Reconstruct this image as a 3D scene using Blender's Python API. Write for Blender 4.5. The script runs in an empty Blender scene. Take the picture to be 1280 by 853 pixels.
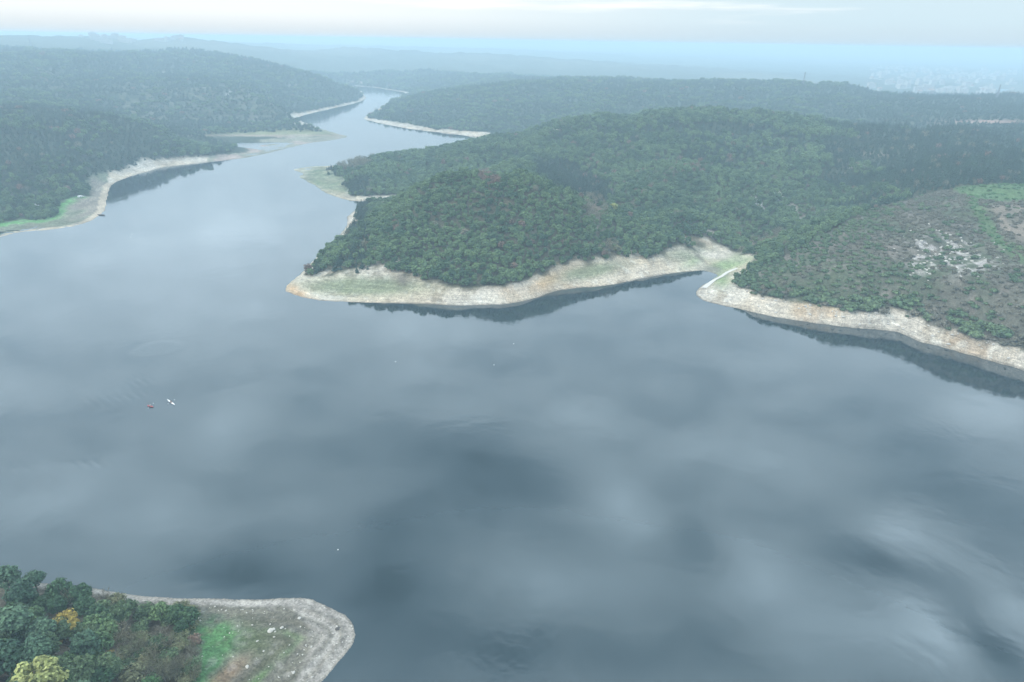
import bpy, math, random
import numpy as np
from mathutils import Matrix, Vector

random.seed(7)
RS = np.random.RandomState(11)
S = bpy.context.scene
COL = S.collection

# ------------------------------------------------------------------ camera
CAM_H = 120.0
FPX = 1280 * 24.0 / 36.0                      # focal length in photo pixels (1280 wide)
PITCH = math.radians(23.75)
ROLL = math.radians(0.95)
_f = np.array([0.0, math.cos(PITCH), -math.sin(PITCH)])
_r0 = np.array([1.0, 0.0, 0.0]); _u0 = np.array([0.0, math.sin(PITCH), math.cos(PITCH)])
_r = _r0 * math.cos(ROLL) + _u0 * math.sin(ROLL)
_u = _u0 * math.cos(ROLL) - _r0 * math.sin(ROLL)
CAMP = np.array([0.0, 0.0, CAM_H])
cam_d = bpy.data.cameras.new("camera"); cam = bpy.data.objects.new("camera", cam_d); COL.objects.link(cam)
cam_d.sensor_width = 36.0; cam_d.lens = 24.0; cam_d.clip_start = 1.0; cam_d.clip_end = 60000.0
M3 = Matrix((_r, _u, -_f)).transposed()
cam.matrix_world = Matrix.Translation(CAMP) @ M3.to_4x4()
S.camera = cam

# ------------------------------------------------------------------ light, exposure
SUN_EL, SUN_AZ = 38.0, -115.0                 # azimuth from +Y towards +X
sun_d = bpy.data.lights.new("sun", 'SUN'); sun = bpy.data.objects.new("sun", sun_d); COL.objects.link(sun)
sun_d.energy = 1.5; sun_d.angle = math.radians(10); sun_d.color = (1.0, 0.92, 0.80)
_sd = Vector((math.sin(math.radians(SUN_AZ)) * math.cos(math.radians(SUN_EL)),
              math.cos(math.radians(SUN_AZ)) * math.cos(math.radians(SUN_EL)), math.sin(math.radians(SUN_EL))))
sun.rotation_euler = _sd.to_track_quat('Z', 'Y').to_euler()
sun.location = (-300, -100, 900)
S.view_settings.view_transform = 'Standard'; S.view_settings.look = 'None'
S.view_settings.gamma = 1.0; S.view_settings.exposure = 0.45
try:
    S.view_settings.use_curve_mapping = False
except Exception:
    pass
S.render.engine = 'CYCLES'
S.cycles.use_denoising = True
try:
    S.cycles.denoiser = 'OPENIMAGEDENOISE'
    S.cycles.denoising_input_passes = 'RGB_ALBEDO_NORMAL'
except Exception:
    pass
S.cycles.max_bounces = 8; S.cycles.diffuse_bounces = 2; S.cycles.glossy_bounces = 3
S.cycles.volume_bounces = 3; S.cycles.transmission_bounces = 2
S.cycles.caustics_reflective = False; S.cycles.caustics_refractive = False
S.cycles.sample_clamp_indirect = 6.0


def pix_dir(px, py):
    a = (np.asarray(px, float) - 640.0) / FPX; b = -(np.asarray(py, float) - 426.5) / FPX
    return _f + a[..., None] * _r + b[..., None] * _u


def unproj(px, py, z=0.0):
    d = pix_dir(px, py); t = (np.asarray(z, float) - CAM_H) / d[..., 2]
    return CAMP + d * t[..., None]


def proj(P):
    q = P - CAMP
    zc = q @ _f
    zc = np.where(zc > 1.0, zc, 1.0)
    return 640.0 + FPX * (q @ _r) / zc, 426.5 - FPX * (q @ _u) / zc


def wp(px, dist, z):
    """a point in the direction of photo column px (read at the horizon) at a ground distance"""
    d = pix_dir(px, 50.0); az = math.atan2(d[0], d[1])
    return np.array([math.sin(az) * dist, math.cos(az) * dist, z])


# ------------------------------------------------------------------ sky
world = bpy.data.worlds.new("World"); S.world = world; world.use_nodes = True
NT = world.node_tree; NT.nodes.clear()


def N(t, kind, **kw):
    n = t.nodes.new(kind)
    for k, v in kw.items():
        setattr(n, k, v)
    return n


class NB:
    """small helper for wiring shader maths"""
    def __init__(s, tree): s.t = tree
    def put(s, sock, v):
        if isinstance(v, bpy.types.NodeSocket): s.t.links.new(v, sock)
        elif v is not None: sock.default_value = v
    def m(s, op, a, b=None, c=None, clamp=False):
        n = N(s.t, 'ShaderNodeMath', operation=op, use_clamp=clamp)
        s.put(n.inputs[0], a); s.put(n.inputs[1], b); s.put(n.inputs[2], c)
        return n.outputs[0]
    def vm(s, op, a, b=None, scale=None):
        n = N(s.t, 'ShaderNodeVectorMath', operation=op)
        s.put(n.inputs[0], a); s.put(n.inputs[1], b)
        if scale is not None: s.put(n.inputs[3], scale)
        return n.outputs[0]
    def mix(s, f, a, b, blend='MIX'):
        n = N(s.t, 'ShaderNodeMix', data_type='RGBA', blend_type=blend)
        s.put(n.inputs[0], f); s.put(n.inputs[6], a); s.put(n.inputs[7], b)
        return n.outputs[2]
    def noise(s, vec, scale, detail=4, rough=0.55, dist=0.0, out=0):
        n = N(s.t, 'ShaderNodeTexNoise'); s.put(n.inputs['Vector'], vec)
        n.inputs['Scale'].default_value = scale; n.inputs['Detail'].default_value = detail
        n.inputs['Roughness'].default_value = rough; n.inputs['Distortion'].default_value = dist
        return n.outputs[out]
    def ramp(s, v, lo, hi, a=0.0, b=1.0, smooth=True):
        n = N(s.t, 'ShaderNodeMapRange', interpolation_type='SMOOTHSTEP' if smooth else 'LINEAR')
        s.put(n.inputs[0], v); n.inputs[1].default_value = lo; n.inputs[2].default_value = hi
        s.put(n.inputs[3], a); s.put(n.inputs[4], b)
        return n.outputs[0]


def rgba(c): return (c[0], c[1], c[2], 1.0)


def blobs_node(b, vec, items):
    """sum of soft round patches; vec is a flat 2-D coordinate, items = (centre, (rx, ry), angle, amplitude)"""
    tot = None
    for c, rad, ang, amp in items:
        mp = N(b.t, 'ShaderNodeMapping', vector_type='TEXTURE')
        b.put(mp.inputs['Vector'], vec)
        mp.inputs['Location'].default_value = (c[0], c[1], 0); mp.inputs['Rotation'].default_value = (0, 0, ang)
        mp.inputs['Scale'].default_value = (rad[0], rad[1], 1)
        g = N(b.t, 'ShaderNodeTexGradient', gradient_type='QUADRATIC_SPHERE')
        b.t.links.new(mp.outputs[0], g.inputs[0])
        tot = b.m('MULTIPLY_ADD', g.outputs['Fac'], amp, tot if tot is not None else 0.0)
    return tot


W = NB(NT)
tc = N(NT, 'ShaderNodeTexCoord')
sep = N(NT, 'ShaderNodeSeparateXYZ'); NT.links.new(tc.outputs['Generated'], sep.inputs[0])
zc_ = W.m('MAXIMUM', sep.outputs[2], 0.035)
cmb = N(NT, 'ShaderNodeCombineXYZ')
NT.links.new(W.m('DIVIDE', sep.outputs[0], zc_), cmb.inputs[0]); NT.links.new(W.m('DIVIDE', sep.outputs[1], zc_), cmb.inputs[1])
cp = cmb.outputs[0]                                     # place on a flat cloud deck
warp = W.vm('SUBTRACT', W.noise(cp, 1.6, 2, 0.5, out=1), (0.5, 0.5, 0.5))
cpw = W.vm('ADD', cp, W.vm('MULTIPLY', warp, (0.30, 0.30, 0.0)))
# cloud patches of the deck, read from their mirror images in the lake: photo x, y, half sizes, strength
CLOUDS = [(300, 290, 330, 120, .16), (520, 415, 120, 45, .30), (300, 532, 70, 40, .40), (70, 620, 190, 70, .30),
          (770, 630, 60, 60, .55), (735, 520, 100, 45, .25), (960, 570, 170, 50, .38), (1110, 655, 80, 36, .75),
          (930, 710, 60, 80, .50), (1150, 800, 62, 75, 0.90), (1060, 790, 110, 50, .45), (1265, 760, 60, 80, .50),
          (1240, 520, 120, 60, .28), (210, 640, 90, 60, .30), (700, 730, 120, 60, .32),
          (590, 590, 190, 80, -.42), (300, 712, 110, 42, -.50), (470, 725, 110, 110, -.45), (1075, 690, 66, 42, -.55),
          (1225, 815, 52, 80, -.55), (640, 800, 200, 70, -.35), (860, 660, 80, 60, -.25), (1180, 610, 120, 40, -.20),
          (880, 800, 90, 60, -.30), (1120, 560, 110, 40, -.12), (200, 450, 90, 40, -.12)]
items = []
for (x, y, sx, sy, a) in CLOUDS:
    c = unproj(x, y) / CAM_H; e1 = (unproj(x + sx, y) - unproj(x - sx, y)) / CAM_H / 2
    e2 = (unproj(x, min(y + sy, 1200)) - unproj(x, max(y - sy, 120))) / CAM_H / 2
    items.append(((c[0], c[1]), (1.5 * np.hypot(*e1[:2]), 1.5 * np.hypot(*e2[:2])), math.atan2(e1[1], e1[0]), a))
deck = blobs_node(W, cpw, items)
fb = W.m('SUBTRACT', W.noise(cpw, 1.0, 7, 0.56, 0.0), 0.5)
stretch = N(NT, 'ShaderNodeMapping'); NT.links.new(cpw, stretch.inputs[0]); stretch.inputs['Rotation'].default_value = (0, 0, 0.6); stretch.inputs['Scale'].default_value = (1.0, 2.2, 1.0)
fb2 = W.m('SUBTRACT', W.noise(stretch.outputs[0], 3.3, 7, 0.62, 0.0), 0.5)
lum = W.m('ADD', 1.0, W.m('ADD', W.m('MULTIPLY', deck, 2.0), W.m('ADD', W.m('MULTIPLY', fb, 1.6), W.m('MULTIPLY', fb2, 1.6))))
lum = W.m('MAXIMUM', lum, 0.12)
lum = W.m('MULTIPLY', lum, W.m('MULTIPLY_ADD', sep.outputs[2], 0.40, 1.06))     # overcast sky brightens to the zenith
cover = W.ramp(lum, 0.25, 1.5)
cloud = W.mix(cover, rgba((0.66, 0.86, 1.04)), rgba((0.87, 1.0, 1.09)))
cloud = W.vm('SCALE', cloud, scale=lum)
# low sky: white haze, a little bluer to the right
hz = N(NT, 'ShaderNodeMapping'); NT.links.new(tc.outputs['Generated'], hz.inputs[0]); hz.inputs['Scale'].default_value = (1.6, 1.6, 26)
streak = W.noise(hz.outputs[0], 1.5, 5, 0.55)
side = W.ramp(sep.outputs[0], -0.35, 0.45)
low = W.mix(side, rgba((0.755, 0.785, 0.79)), rgba((0.50, 0.63, 0.70)))
low = W.mix(W.m('MULTIPLY', W.ramp(streak, 0.5, 0.72), W.ramp(sep.outputs[2], 0.012, 0.05)), low, rgba((0.88, 0.88, 0.87)))
edge = W.mix(side, rgba((0.585, 0.63, 0.655)), rgba((0.48, 0.58, 0.645)))
low = W.mix(W.ramp(sep.outputs[2], 0.0, 0.032), edge, low)
skycol = W.mix(W.ramp(sep.outputs[2], 0.06, 0.24), low, cloud)
nis = N(NT, 'ShaderNodeTexSky', sky_type='NISHITA'); nis.sun_disc = False
nis.sun_elevation = math.radians(SUN_EL); nis.sun_rotation = math.radians(SUN_AZ)
nis.altitude = 120; nis.air_density = 1.0; nis.dust_density = 2.5; nis.ozone_density = 1.5
full = W.mix(0.88, nis.outputs[0], W.vm('SCALE', skycol, scale=10.6))
bg = N(NT, 'ShaderNodeBackground'); bg.inputs['Strength'].default_value = 0.1
NT.links.new(full, bg.inputs['Color'])
wo = N(NT, 'ShaderNodeOutputWorld'); NT.links.new(bg.outputs[0], wo.inputs[0])

# ------------------------------------------------------------------ helpers


def tag(o, label=None, cat=None, group=None, kind=None):
    if label: o['label'] = label
    if cat: o['category'] = cat
    if group: o['group'] = group
    if kind: o['kind'] = kind
    return o


def mesh_obj(name, verts, faces, mats, parent=None, fm=None, smooth=False, link=True):
    me = bpy.data.meshes.new(name)
    me.from_pydata([tuple(map(float, v)) for v in verts], [], [tuple(map(int, f)) for f in faces])
    for m in (mats if isinstance(mats, (list, tuple)) else [mats]): me.materials.append(m)
    if fm is not None: me.polygons.foreach_set('material_index', np.asarray(fm, np.int32))
    if smooth: me.polygons.foreach_set('use_smooth', np.ones(len(me.polygons), bool))
    me.update()
    o = bpy.data.objects.new(name, me)
    if link: COL.objects.link(o)
    if parent: o.parent = parent
    return o


def empty(name, loc, rz=0.0):
    o = bpy.data.objects.new(name, None); COL.objects.link(o)
    o.location = loc; o.rotation_euler = (0, 0, rz); o.empty_display_size = 0.5
    return o


def copy_tree(o, parent=None):
    c = o.copy(); COL.objects.link(c)
    if parent: c.parent = parent
    for ch in list(o.children): copy_tree(ch, c)
    return c


_tab = RS.rand(8, 512, 512).astype(np.float32)


def vnoise(x, y, k=0):
    xi = np.floor(x).astype(np.int64); yi = np.floor(y).astype(np.int64)
    fx = (x - xi).astype(np.float32); fy = (y - yi).astype(np.float32)
    fx = fx * fx * (3 - 2 * fx); fy = fy * fy * (3 - 2 * fy)
    T = _tab[k % 8]; a = xi & 511; b = yi & 511; a1 = (xi + 1) & 511; b1 = (yi + 1) & 511
    return (T[a, b] * (1 - fx) + T[a1, b] * fx) * (1 - fy) + (T[a, b1] * (1 - fx) + T[a1, b1] * fx) * fy


def fbm(x, y, scale, octv=4, k=0):
    s = 0.0; amp = 0.5; tot = 0.0; x = x / scale + 91.3 * k + 1000; y = y / scale + 37.7 * k + 1000
    for i in range(octv):
        s = s + amp * vnoise(x, y, k + i); tot += amp; amp *= 0.5; x = x * 2.03 + 13.1; y = y * 2.03 + 7.7
    return s / tot                                       # 0..1


def sstep(a, b, x):
    t = np.clip((x - a) / (b - a), 0, 1); return t * t * (3 - 2 * t)


# ------------------------------------------------------------------ lake outline (photo pixels on the water plane)
SHORE = [(1800, 690), (1500, 560), (1280, 463.5), (1254, 455.6), (1221, 446), (1181.5, 435), (1149, 427), (1132, 418.5), (1122, 415),
         (1096, 412), (1057, 408.6), (1007.6, 402), (965, 395.5), (925.6, 386.5), (893, 379.5), (878, 375), (870.5, 367.5), (873, 362),
         (882, 355), (896, 347), (896, 343.7), (889, 340.5), (877, 338.5), (856, 339.6), (829, 343), (802, 348), (775, 354), (748, 358), (721, 360),
         (694, 364), (667, 373), (640, 379), (623, 380.5), (577, 382), (512, 379.3), (448, 378), (394, 374.7), (369, 368.5), (358, 364.5), (356.5, 362),
         (362, 354), (375, 343.7), (388, 330), (406, 312), (426, 293), (434, 279), (435, 271), (445, 263), (458, 260), (478, 257), (498, 253),
         (500, 250), (480, 249), (448, 252), (429, 249), (410, 242.6), (394, 233), (383, 226), (374, 221.5), (379, 217.5), (372, 214.3), (366, 212.4), (374, 210.6), (394, 208),
         (421, 207), (461, 203), (520, 197), (600, 189), (690, 182), (720, 178.5), (690, 176), (640, 174), (600, 172), (560, 167), (520, 162.5), (480, 155.5),
         (458, 150), (455, 147.5), (462, 143), (474, 136), (486, 128), (500, 121), (507, 116.5), (480, 111.5), (455, 108.5), (446, 107.6), (441, 109),
         (452, 114), (456, 120), (454, 126), (430, 132.5), (400, 139.5), (378, 145), (372, 149), (388, 156), (405, 162.5), (420, 167), (434, 171), (424, 174),
         (408, 176.6), (386, 179.5), (366, 184), (338, 191), (310, 197), (275, 201.5), (240, 205.5), (204, 209.5), (163, 221), (145, 228.5), (137, 236), (134.5, 247),
         (133, 257), (126, 268), (105, 280), (68, 286.6), (24, 290.5), (12, 293), (0, 297), (-80, 309), (-250, 335), (-500, 372), (-760, 430), (-880, 540), (-860, 640), (-600, 716), (-300, 724),
         (-100, 726), (0, 727), (60, 730), (117, 736.5), (166, 744), (245, 748.6), (317, 749.6), (380, 748), (395, 752.5), (415, 761), (434, 772),
         (442.5, 786), (443, 799), (434, 815), (419, 832.6), (401, 853), (375, 880), (350, 915), (335, 980), (380, 1060), (700, 1130), (1200, 1050), (1700, 850)]
SP = unproj(np.array([p[0] for p in SHORE], float), np.array([p[1] for p in SHORE], float))[:, :2]


def densify(P, maxrel=0.012):
    out = []
    n = len(P)
    for i in range(n):
        p0, p1, p2, p3 = P[i - 1], P[i], P[(i + 1) % n], P[(i + 2) % n]
        L = np.hypot(*(p2 - p1)); r = np.hypot(*p1)
        k = int(np.clip(math.ceil(L / (maxrel * r)), 1, 6))
        for j in range(k):
            t = j / k
            q = 0.5 * ((2 * p1) + (-p0 + p2) * t + (2 * p0 - 5 * p1 + 4 * p2 - p3) * t * t + (-p0 + 3 * p1 - 3 * p2 + p3) * t ** 3)
            lin = p1 * (1 - t) + p2 * t
            q = lin + np.clip(np.hypot(*(q - lin)), 0, 0.2 * L) / (np.hypot(*(q - lin)) + 1e-9) * (q - lin)
            rr = np.hypot(*q)
            q = q + (RS.rand(2) - 0.5) * 0.0025 * rr
            out.append(q)
    return np.array(out)


LK = densify(SP)
A_, B_ = LK, np.roll(LK, -1, axis=0)


def lake_sd(x, y):
    """distance to the waterline: positive on land"""
    n = len(x); best = np.full(n, 1e18, np.float32); inside = np.zeros(n, bool)
    x = x.astype(np.float32); y = y.astype(np.float32)
    for (ax, ay), (bx, by) in zip(A_.astype(np.float32), B_.astype(np.float32)):
        dx, dy = bx - ax, by - ay; px, py = x - ax, y - ay
        t = np.clip((px * dx + py * dy) / (dx * dx + dy * dy + 1e-9), 0, 1)
        ex = px - t * dx; ey = py - t * dy
        np.minimum(best, ex * ex + ey * ey, out=best)
        c = (ay > y) != (by > y)
        if dy != 0:
            inside ^= c & (px < dx * (y - ay) / dy)
    d = np.sqrt(best)
    return np.where(inside, -d, d)


# width of the bare bank, read where the plants begin (photo pixels, at about 4 m height)
VEG = [(1280, 440), (1247, 432), (1221, 422), (1188, 412), (1162, 405), (1139, 396), (1122, 389), (1096, 392), (1063, 387), (1030.6, 382.5), (991, 376), (958, 369), (925, 362),
       (386, 338), (418, 344), (453, 346), (491, 342), (523, 346), (540, 353), (572, 358), (610, 357), (637, 355.5), (658, 350), (667, 346), (694, 338), (721, 331), (753, 328), (769, 323),
       (791, 320), (812, 323), (845, 314), (864, 308), (896, 309), (937, 306), (400, 318), (433, 288), (446, 254)]
VZ = np.array([4.5 if p[0] < 470 else 6.2 if p[0] < 700 else 6.4 if p[0] < 850 else 3.5 if p[0] < 945 else 6.6 for p in VEG])
VP = unproj(np.array([p[0] for p in VEG], float), np.array([p[1] for p in VEG], float), VZ)[:, :2]
VWID = np.clip(np.abs(lake_sd(VP[:, 0], VP[:, 1])), 4, 60)
EXTRA = [((410, 226), 30), ((450, 236), 20), ((470, 246), 9), ((600, 166), 20), ((520, 157), 20), ((470, 145), 6), ((560, 161), 14), ((300, 178), 60), ((350, 172), 60), ((240, 196), 22), ((180, 205), 18), ((150, 218), 16),
         ((126, 245), 14), ((100, 262), 34), ((60, 272), 34), ((20, 280), 32), ((-100, 290), 30), ((420, 168), 12), ((440, 125), 8), ((400, 132), 10), ((480, 107), 6), ((390, 205), 40), ((440, 203), 8), ((520, 192), 6), ((640, 180), 6), ((405, 308), 4)]
VP = np.vstack([VP, unproj(np.array([e[0][0] for e in EXTRA], float), np.array([e[0][1] for e in EXTRA], float))[:, :2]])
VWID = np.concatenate([VWID, [e[1] for e in EXTRA]])
VBH = np.concatenate([VZ - 0.4, [min(0.19 * e[1], 4.0) for e in EXTRA]])


def bank_width(x, y):
    num = np.zeros(len(x), np.float32); den = np.zeros(len(x), np.float32); nh = np.zeros(len(x), np.float32)
    for (vx, vy), w, bh in zip(VP, VWID, VBH):
        k = 1.0 / (((x - vx) ** 2 + (y - vy) ** 2) ** 1.5 + 5.0)
        num += k * w; nh += k * bh; den += k
    return num / den, nh / den


# ------------------------------------------------------------------ heights: control points read along ridges and valleys
CT = []


def ridge(pts, n=3):
    for (a, b) in zip(pts[:-1], pts[1:]):
        for j in range(n):
            t = j / n
            CT.append(unproj(np.array(a[0] * (1 - t) + b[0] * t), np.array(a[1] * (1 - t) + b[1] * t), np.array(a[2] * (1 - t) + b[2] * t)))
    a = pts[-1]; CT.append(unproj(np.array(float(a[0])), np.array(float(a[1])), np.array(float(a[2]))))


def spots(pts):
    for (x, y, z) in pts: CT.append(unproj(np.array(float(x)), np.array(float(y)), np.array(float(z))))


ridge([(397, 324, 5), (436, 295, 11), (483, 258, 23), (522, 238, 33), (562, 224, 42), (592, 217, 44), (622, 215.5, 44), (655, 221, 42), (690, 235, 38), (722, 252, 30), (748, 278, 20)])
spots([(600, 280, 24.5), (500, 300, 20), (700, 280, 24), (560, 330, 13.5), (520, 325, 12), (680, 325, 12), (620, 330, 12.5), (850, 270, 19), (800, 290, 15), (800, 230, 25), (900, 220, 26), (950, 200, 30), (880, 180, 38), (760, 300, 14), (640, 240, 39), (770, 262, 17), (720, 215, 22), (760, 235, 20), (680, 200, 24), (800, 190, 34), (840, 215, 29), (540, 270, 27)])
ridge([(421, 209, 2), (461, 201, 6), (520, 193, 16), (600, 181, 28), (660, 166, 35), (700, 156, 41), (760, 149, 45), (800, 144, 48), (880, 135, 55), (930, 141, 53), (990, 151, 47), (1060, 156, 43), (1150, 161, 40), (1280, 164, 42), (1500, 168, 46)])
spots([(540, 213, 12), (600, 197, 22)])
ridge([(900, 334, 1.5), (940, 306, 4), (970, 294, 5), (1000, 277, 8), (1030, 260, 12), (1060, 235, 20), (1085, 215, 28), (1110, 195, 35)])
ridge([(925, 342, 6), (945, 324, 9), (1000, 292, 18), (1040, 278, 24), (1085, 265, 28), (1127, 254, 31), (1164, 243, 34), (1211, 234, 37), (1280, 229, 40), (1500, 225, 44)])
spots([(1120, 320, 24), (1000, 335, 17), (1250, 350, 26), (1280, 300, 33), (1200, 300, 29), (1280, 400, 18), (1060, 345, 18.5), (1180, 370, 19), (1500, 400, 20), (1500, 300, 38), (1200, 200, 45), (1164, 218, 39), (1280, 200, 46)])
ridge([(472, 148, 2), (490, 136, 9), (520, 121, 20), (560, 113, 31), (600, 109, 38), (650, 104.5, 45), (720, 103, 47), (800, 103, 47), (900, 101, 52), (960, 104, 52), (1000, 105, 52), (1060, 108, 50), (1085, 114, 44), (1100, 118, 40), (1280, 122, 38), (1500, 128, 38)])
for a in [(560, 560, 9), (640, 560, 30), (800, 850, 25), (900, 900, 26), (1000, 880, 26), (1200, 900, 26), (1400, 900, 30), (700, 800, 20)]: CT.append(wp(*a))
ridge([(455, 92, 24), (520, 90, 26), (600, 95, 28), (700, 99.5, 36), (780, 100, 40)])
ridge([(-300, 60, 84), (0, 60.5, 84), (50, 64, 83), (100, 71, 80), (150, 67.5, 77), (250, 64.5, 83), (330, 77.5, 66), (400, 97.5, 42), (450, 114.5, 12)])
ridge([(-200, 118, 48), (0, 112, 48), (60, 107, 49), (130, 97, 52), (200, 88, 55), (250, 94, 52), (290, 104, 44), (340, 129, 25), (380, 149, 9), (410, 164, 2.5)])
spots([(300, 152, 8), (220, 140, 20), (300, 170, 1.8), (350, 173, 1.5), (280, 176, 2.2), (390, 112, 26)])
ridge([(-400, 150, 48), (-150, 140, 50), (0, 133, 49), (60, 135, 49), (130, 145, 42), (200, 162, 27), (250, 176, 10), (285, 186, 3)])
spots([(60, 200, 21), (40, 257, 4), (60, 165, 35), (140, 200, 12), (100, 249, 4), (-200, 250, 12), (-500, 300, 15)])
for (x, y, d) in [(-300, 41, 2600), (0, 44.5, 2500), (45, 48, 2600), (85, 51, 2600), (125, 47, 2500), (160, 50, 2450), (195, 47.5, 2400), (240, 47.5, 2400), (280, 52.5, 2450), (320, 58, 2500), (360, 63, 2600),
                  (395, 63.5, 2900), (420, 61, 2900), (447, 58.5, 2850), (480, 62.5, 2850), (520, 64, 2800), (550, 66.5, 2750), (600, 66, 2700), (640, 69, 2650), (690, 74, 2600), (740, 76, 2550), (780, 81, 2500), (830, 83, 2450), (870, 88, 2400), (920, 91, 2350), (980, 97, 2200)]:
    dv = pix_dir(np.array(float(x)), np.array(float(y))); k = 1.22 * d / math.hypot(dv[0], dv[1]); CT.append(CAMP + dv * k)
for a in [(450, 2400, 12), (560, 2200, 12), (700, 2050, 10), (850, 1900, 8), (300, 2050, 40), (100, 2050, 50), (-200, 2050, 55), (300, 3700, 60), (100, 3900, 70), (450, 4100, 40), (560, 4000, 35), (700, 3900, 25), (250, 4600, 90), (330, 4700, 82), (520, 5200, 70), (620, 5300, 64), (1000, 1750, 6), (1100, 1800, 4), (1280, 1800, 4), (1200, 2600, 5), (1400, 2600, 5), (1100, 3500, 6), (1280, 4500, 8), (1500, 4000, 8), (1000, 3500, 10),
          (0, 6000, 80), (300, 6000, 66), (600, 6500, 50), (800, 6000, 36), (1000, 6000, 16), (1280, 7000, 10), (0, 12000, 100), (400, 12000, 70), (800, 12000, 40), (1280, 12000, 10), (-400, 5000, 95), (1700, 8000, 10)]: CT.append(wp(*a))
# the shore point at the bottom left
spots([(20, 790, 7), (100, 780, 5), (200, 770, 3), (250, 800, 2.6), (300, 800, 2.1), (350, 790, 1.5), (390, 780, 1.0), (60, 850, 9), (200, 850, 5), (330, 850, 2.2), (0, 900, 12), (200, 950, 8), (-200, 800, 9), (-300, 900, 14), (-100, 760, 5)])
CT = np.array(CT)


def lp(x, y):
    return np.arctan2(x, y), np.log(np.hypot(x, y))


_sh = SP[1:-5:1]
csd = lake_sd(CT[:, 0], CT[:, 1])


def bank_rise(sd, bw, bh):
    bw = np.maximum(bw, 3.5)
    return bh * (0.45 * np.clip(sd / bw, 0, 1) + 0.55 * sstep(-0.1, 1.1, sd / bw))


def flat_zone(x, y):
    """bank height is held down on the low left beaches and on the near point"""
    r = np.hypot(x, y); az = np.degrees(np.arctan2(x, y))
    return np.where((r < 215) & (az < -5), 0.12, np.where((az < -13) & (r > 400) & (r < 900), 0.28, np.where((az < -6) & (r >= 900), 0.4, 1.0)))


cb = bank_rise(np.maximum(csd, 0), *bank_width(CT[:, 0], CT[:, 1])) * flat_zone(CT[:, 0], CT[:, 1])
_cx = np.concatenate([CT[:, 0], _sh[:, 0]]); _cy = np.concatenate([CT[:, 1], _sh[:, 1]])
_cz = np.concatenate([np.maximum(CT[:, 2] - cb, 0.0), np.zeros(len(_sh))])
cu, cv = lp(_cx, _cy)
EPS2 = 0.012 ** 2
K = np.sqrt((cu[:, None] - cu[None]) ** 2 + (cv[:, None] - cv[None]) ** 2 + EPS2)
wgt = np.linalg.solve(K + np.eye(len(cu)) * -0.0015, _cz)


def rbf(x, y):
    u, v = lp(x, y); out = np.zeros(len(x), np.float32); u = u.astype(np.float32); v = v.astype(np.float32)
    for i in range(len(cu)):
        out += np.float32(wgt[i]) * np.sqrt((u - np.float32(cu[i])) ** 2 + (v - np.float32(cv[i])) ** 2 + np.float32(EPS2))
    return out


# log-polar ground grid
NT_, T0, T1 = 860, math.radians(-56), math.radians(56)
rr = [95.0]
while rr[-1] < 13500: rr.append(rr[-1] * (1.004 if rr[-1] < 900 else 1.0075 if rr[-1] < 2200 else 1.02))
RR = np.array(rr); NR_ = len(RR); LR = np.log(RR)
TH = np.linspace(T0, T1, NT_)
gx = (np.sin(TH)[None] * RR[:, None]).ravel(); gy = (np.cos(TH)[None] * RR[:, None]).ravel()
gsd = lake_sd(gx, gy)
gh = np.full(len(gx), -2.5, np.float32); gbw = np.full(len(gx), 10.0, np.float32)
L = gsd > -12
xl, yl, sdl = gx[L], gy[L], gsd[L]
rl = np.hypot(xl, yl)
bwl, bhl = bank_width(xl, yl); bwl = bwl * (0.8 + 0.4 * fbm(xl, yl, 14, 3, 3))
base = np.maximum(rbf(xl, yl), 0.0) * sstep(0, 1, np.maximum(sdl, 0) / 30 + 0.02)
hl = base + bank_rise(np.maximum(sdl, 0), bwl, bhl) * flat_zone(xl, yl)
near = (rl < 215) & (np.degrees(np.arctan2(xl, yl)) < -5)
amp = np.clip(sdl / 90, 0, 1) * np.where(rl > 2000, 9.0, 4.2)
hl += amp * (fbm(xl, yl, 75, 4, 1) - 0.5) * 2.0 * np.where(near, 0.2, 1) + - np.where(near, 0, 1) * np.clip(sdl / 80, 0, 1) * 5.0 * sstep(0.78, 1.0, 1 - np.abs(2 * fbm(xl, yl, 110, 3, 5) - 1)) + np.clip(sdl / 12, 0, 1) * (fbm(xl, yl, 11, 3, 2) - 0.5) * np.where(near, 0.5, 1.3)
# old water levels leave small steps round the bare banks
stp = np.where(near, 3.4, 3.0)
ph = (sdl + 2.2 * (fbm(xl, yl, 16, 2, 5) - 0.5)) / stp
hl += np.where((sdl > 0) & (sdl < bwl * 1.6 + np.where(near, 25, 0)), 1, 0) * np.where(near, 0.22, 0.38) * sstep(0.25, 0.75, ph - np.floor(ph)) * np.clip(sdl / 3, 0, 1)
hl = np.minimum(hl, 119.0)
hl = np.where(sdl > 0, 0.04 + hl, np.maximum(0.22 * sdl, -2.5))
gh[L] = hl; gbw[L] = bwl
GH = gh.reshape(NR_, NT_); GSD = gsd.reshape(NR_, NT_); GBW = gbw.reshape(NR_, NT_)


def samp(G, x, y):
    t = np.arctan2(x, y); r = np.hypot(x, y)
    j = np.clip((t - T0) / (T1 - T0) * (NT_ - 1), 0, NT_ - 1.001); i = np.clip(np.interp(np.log(r), LR, np.arange(NR_)), 0, NR_ - 1.001)
    j0 = j.astype(int); i0 = i.astype(int); fj = j - j0; fi = i - i0
    return (G[i0, j0] * (1 - fj) + G[i0, j0 + 1] * fj) * (1 - fi) + (G[i0 + 1, j0] * (1 - fj) + G[i0 + 1, j0 + 1] * fj) * fi


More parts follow.
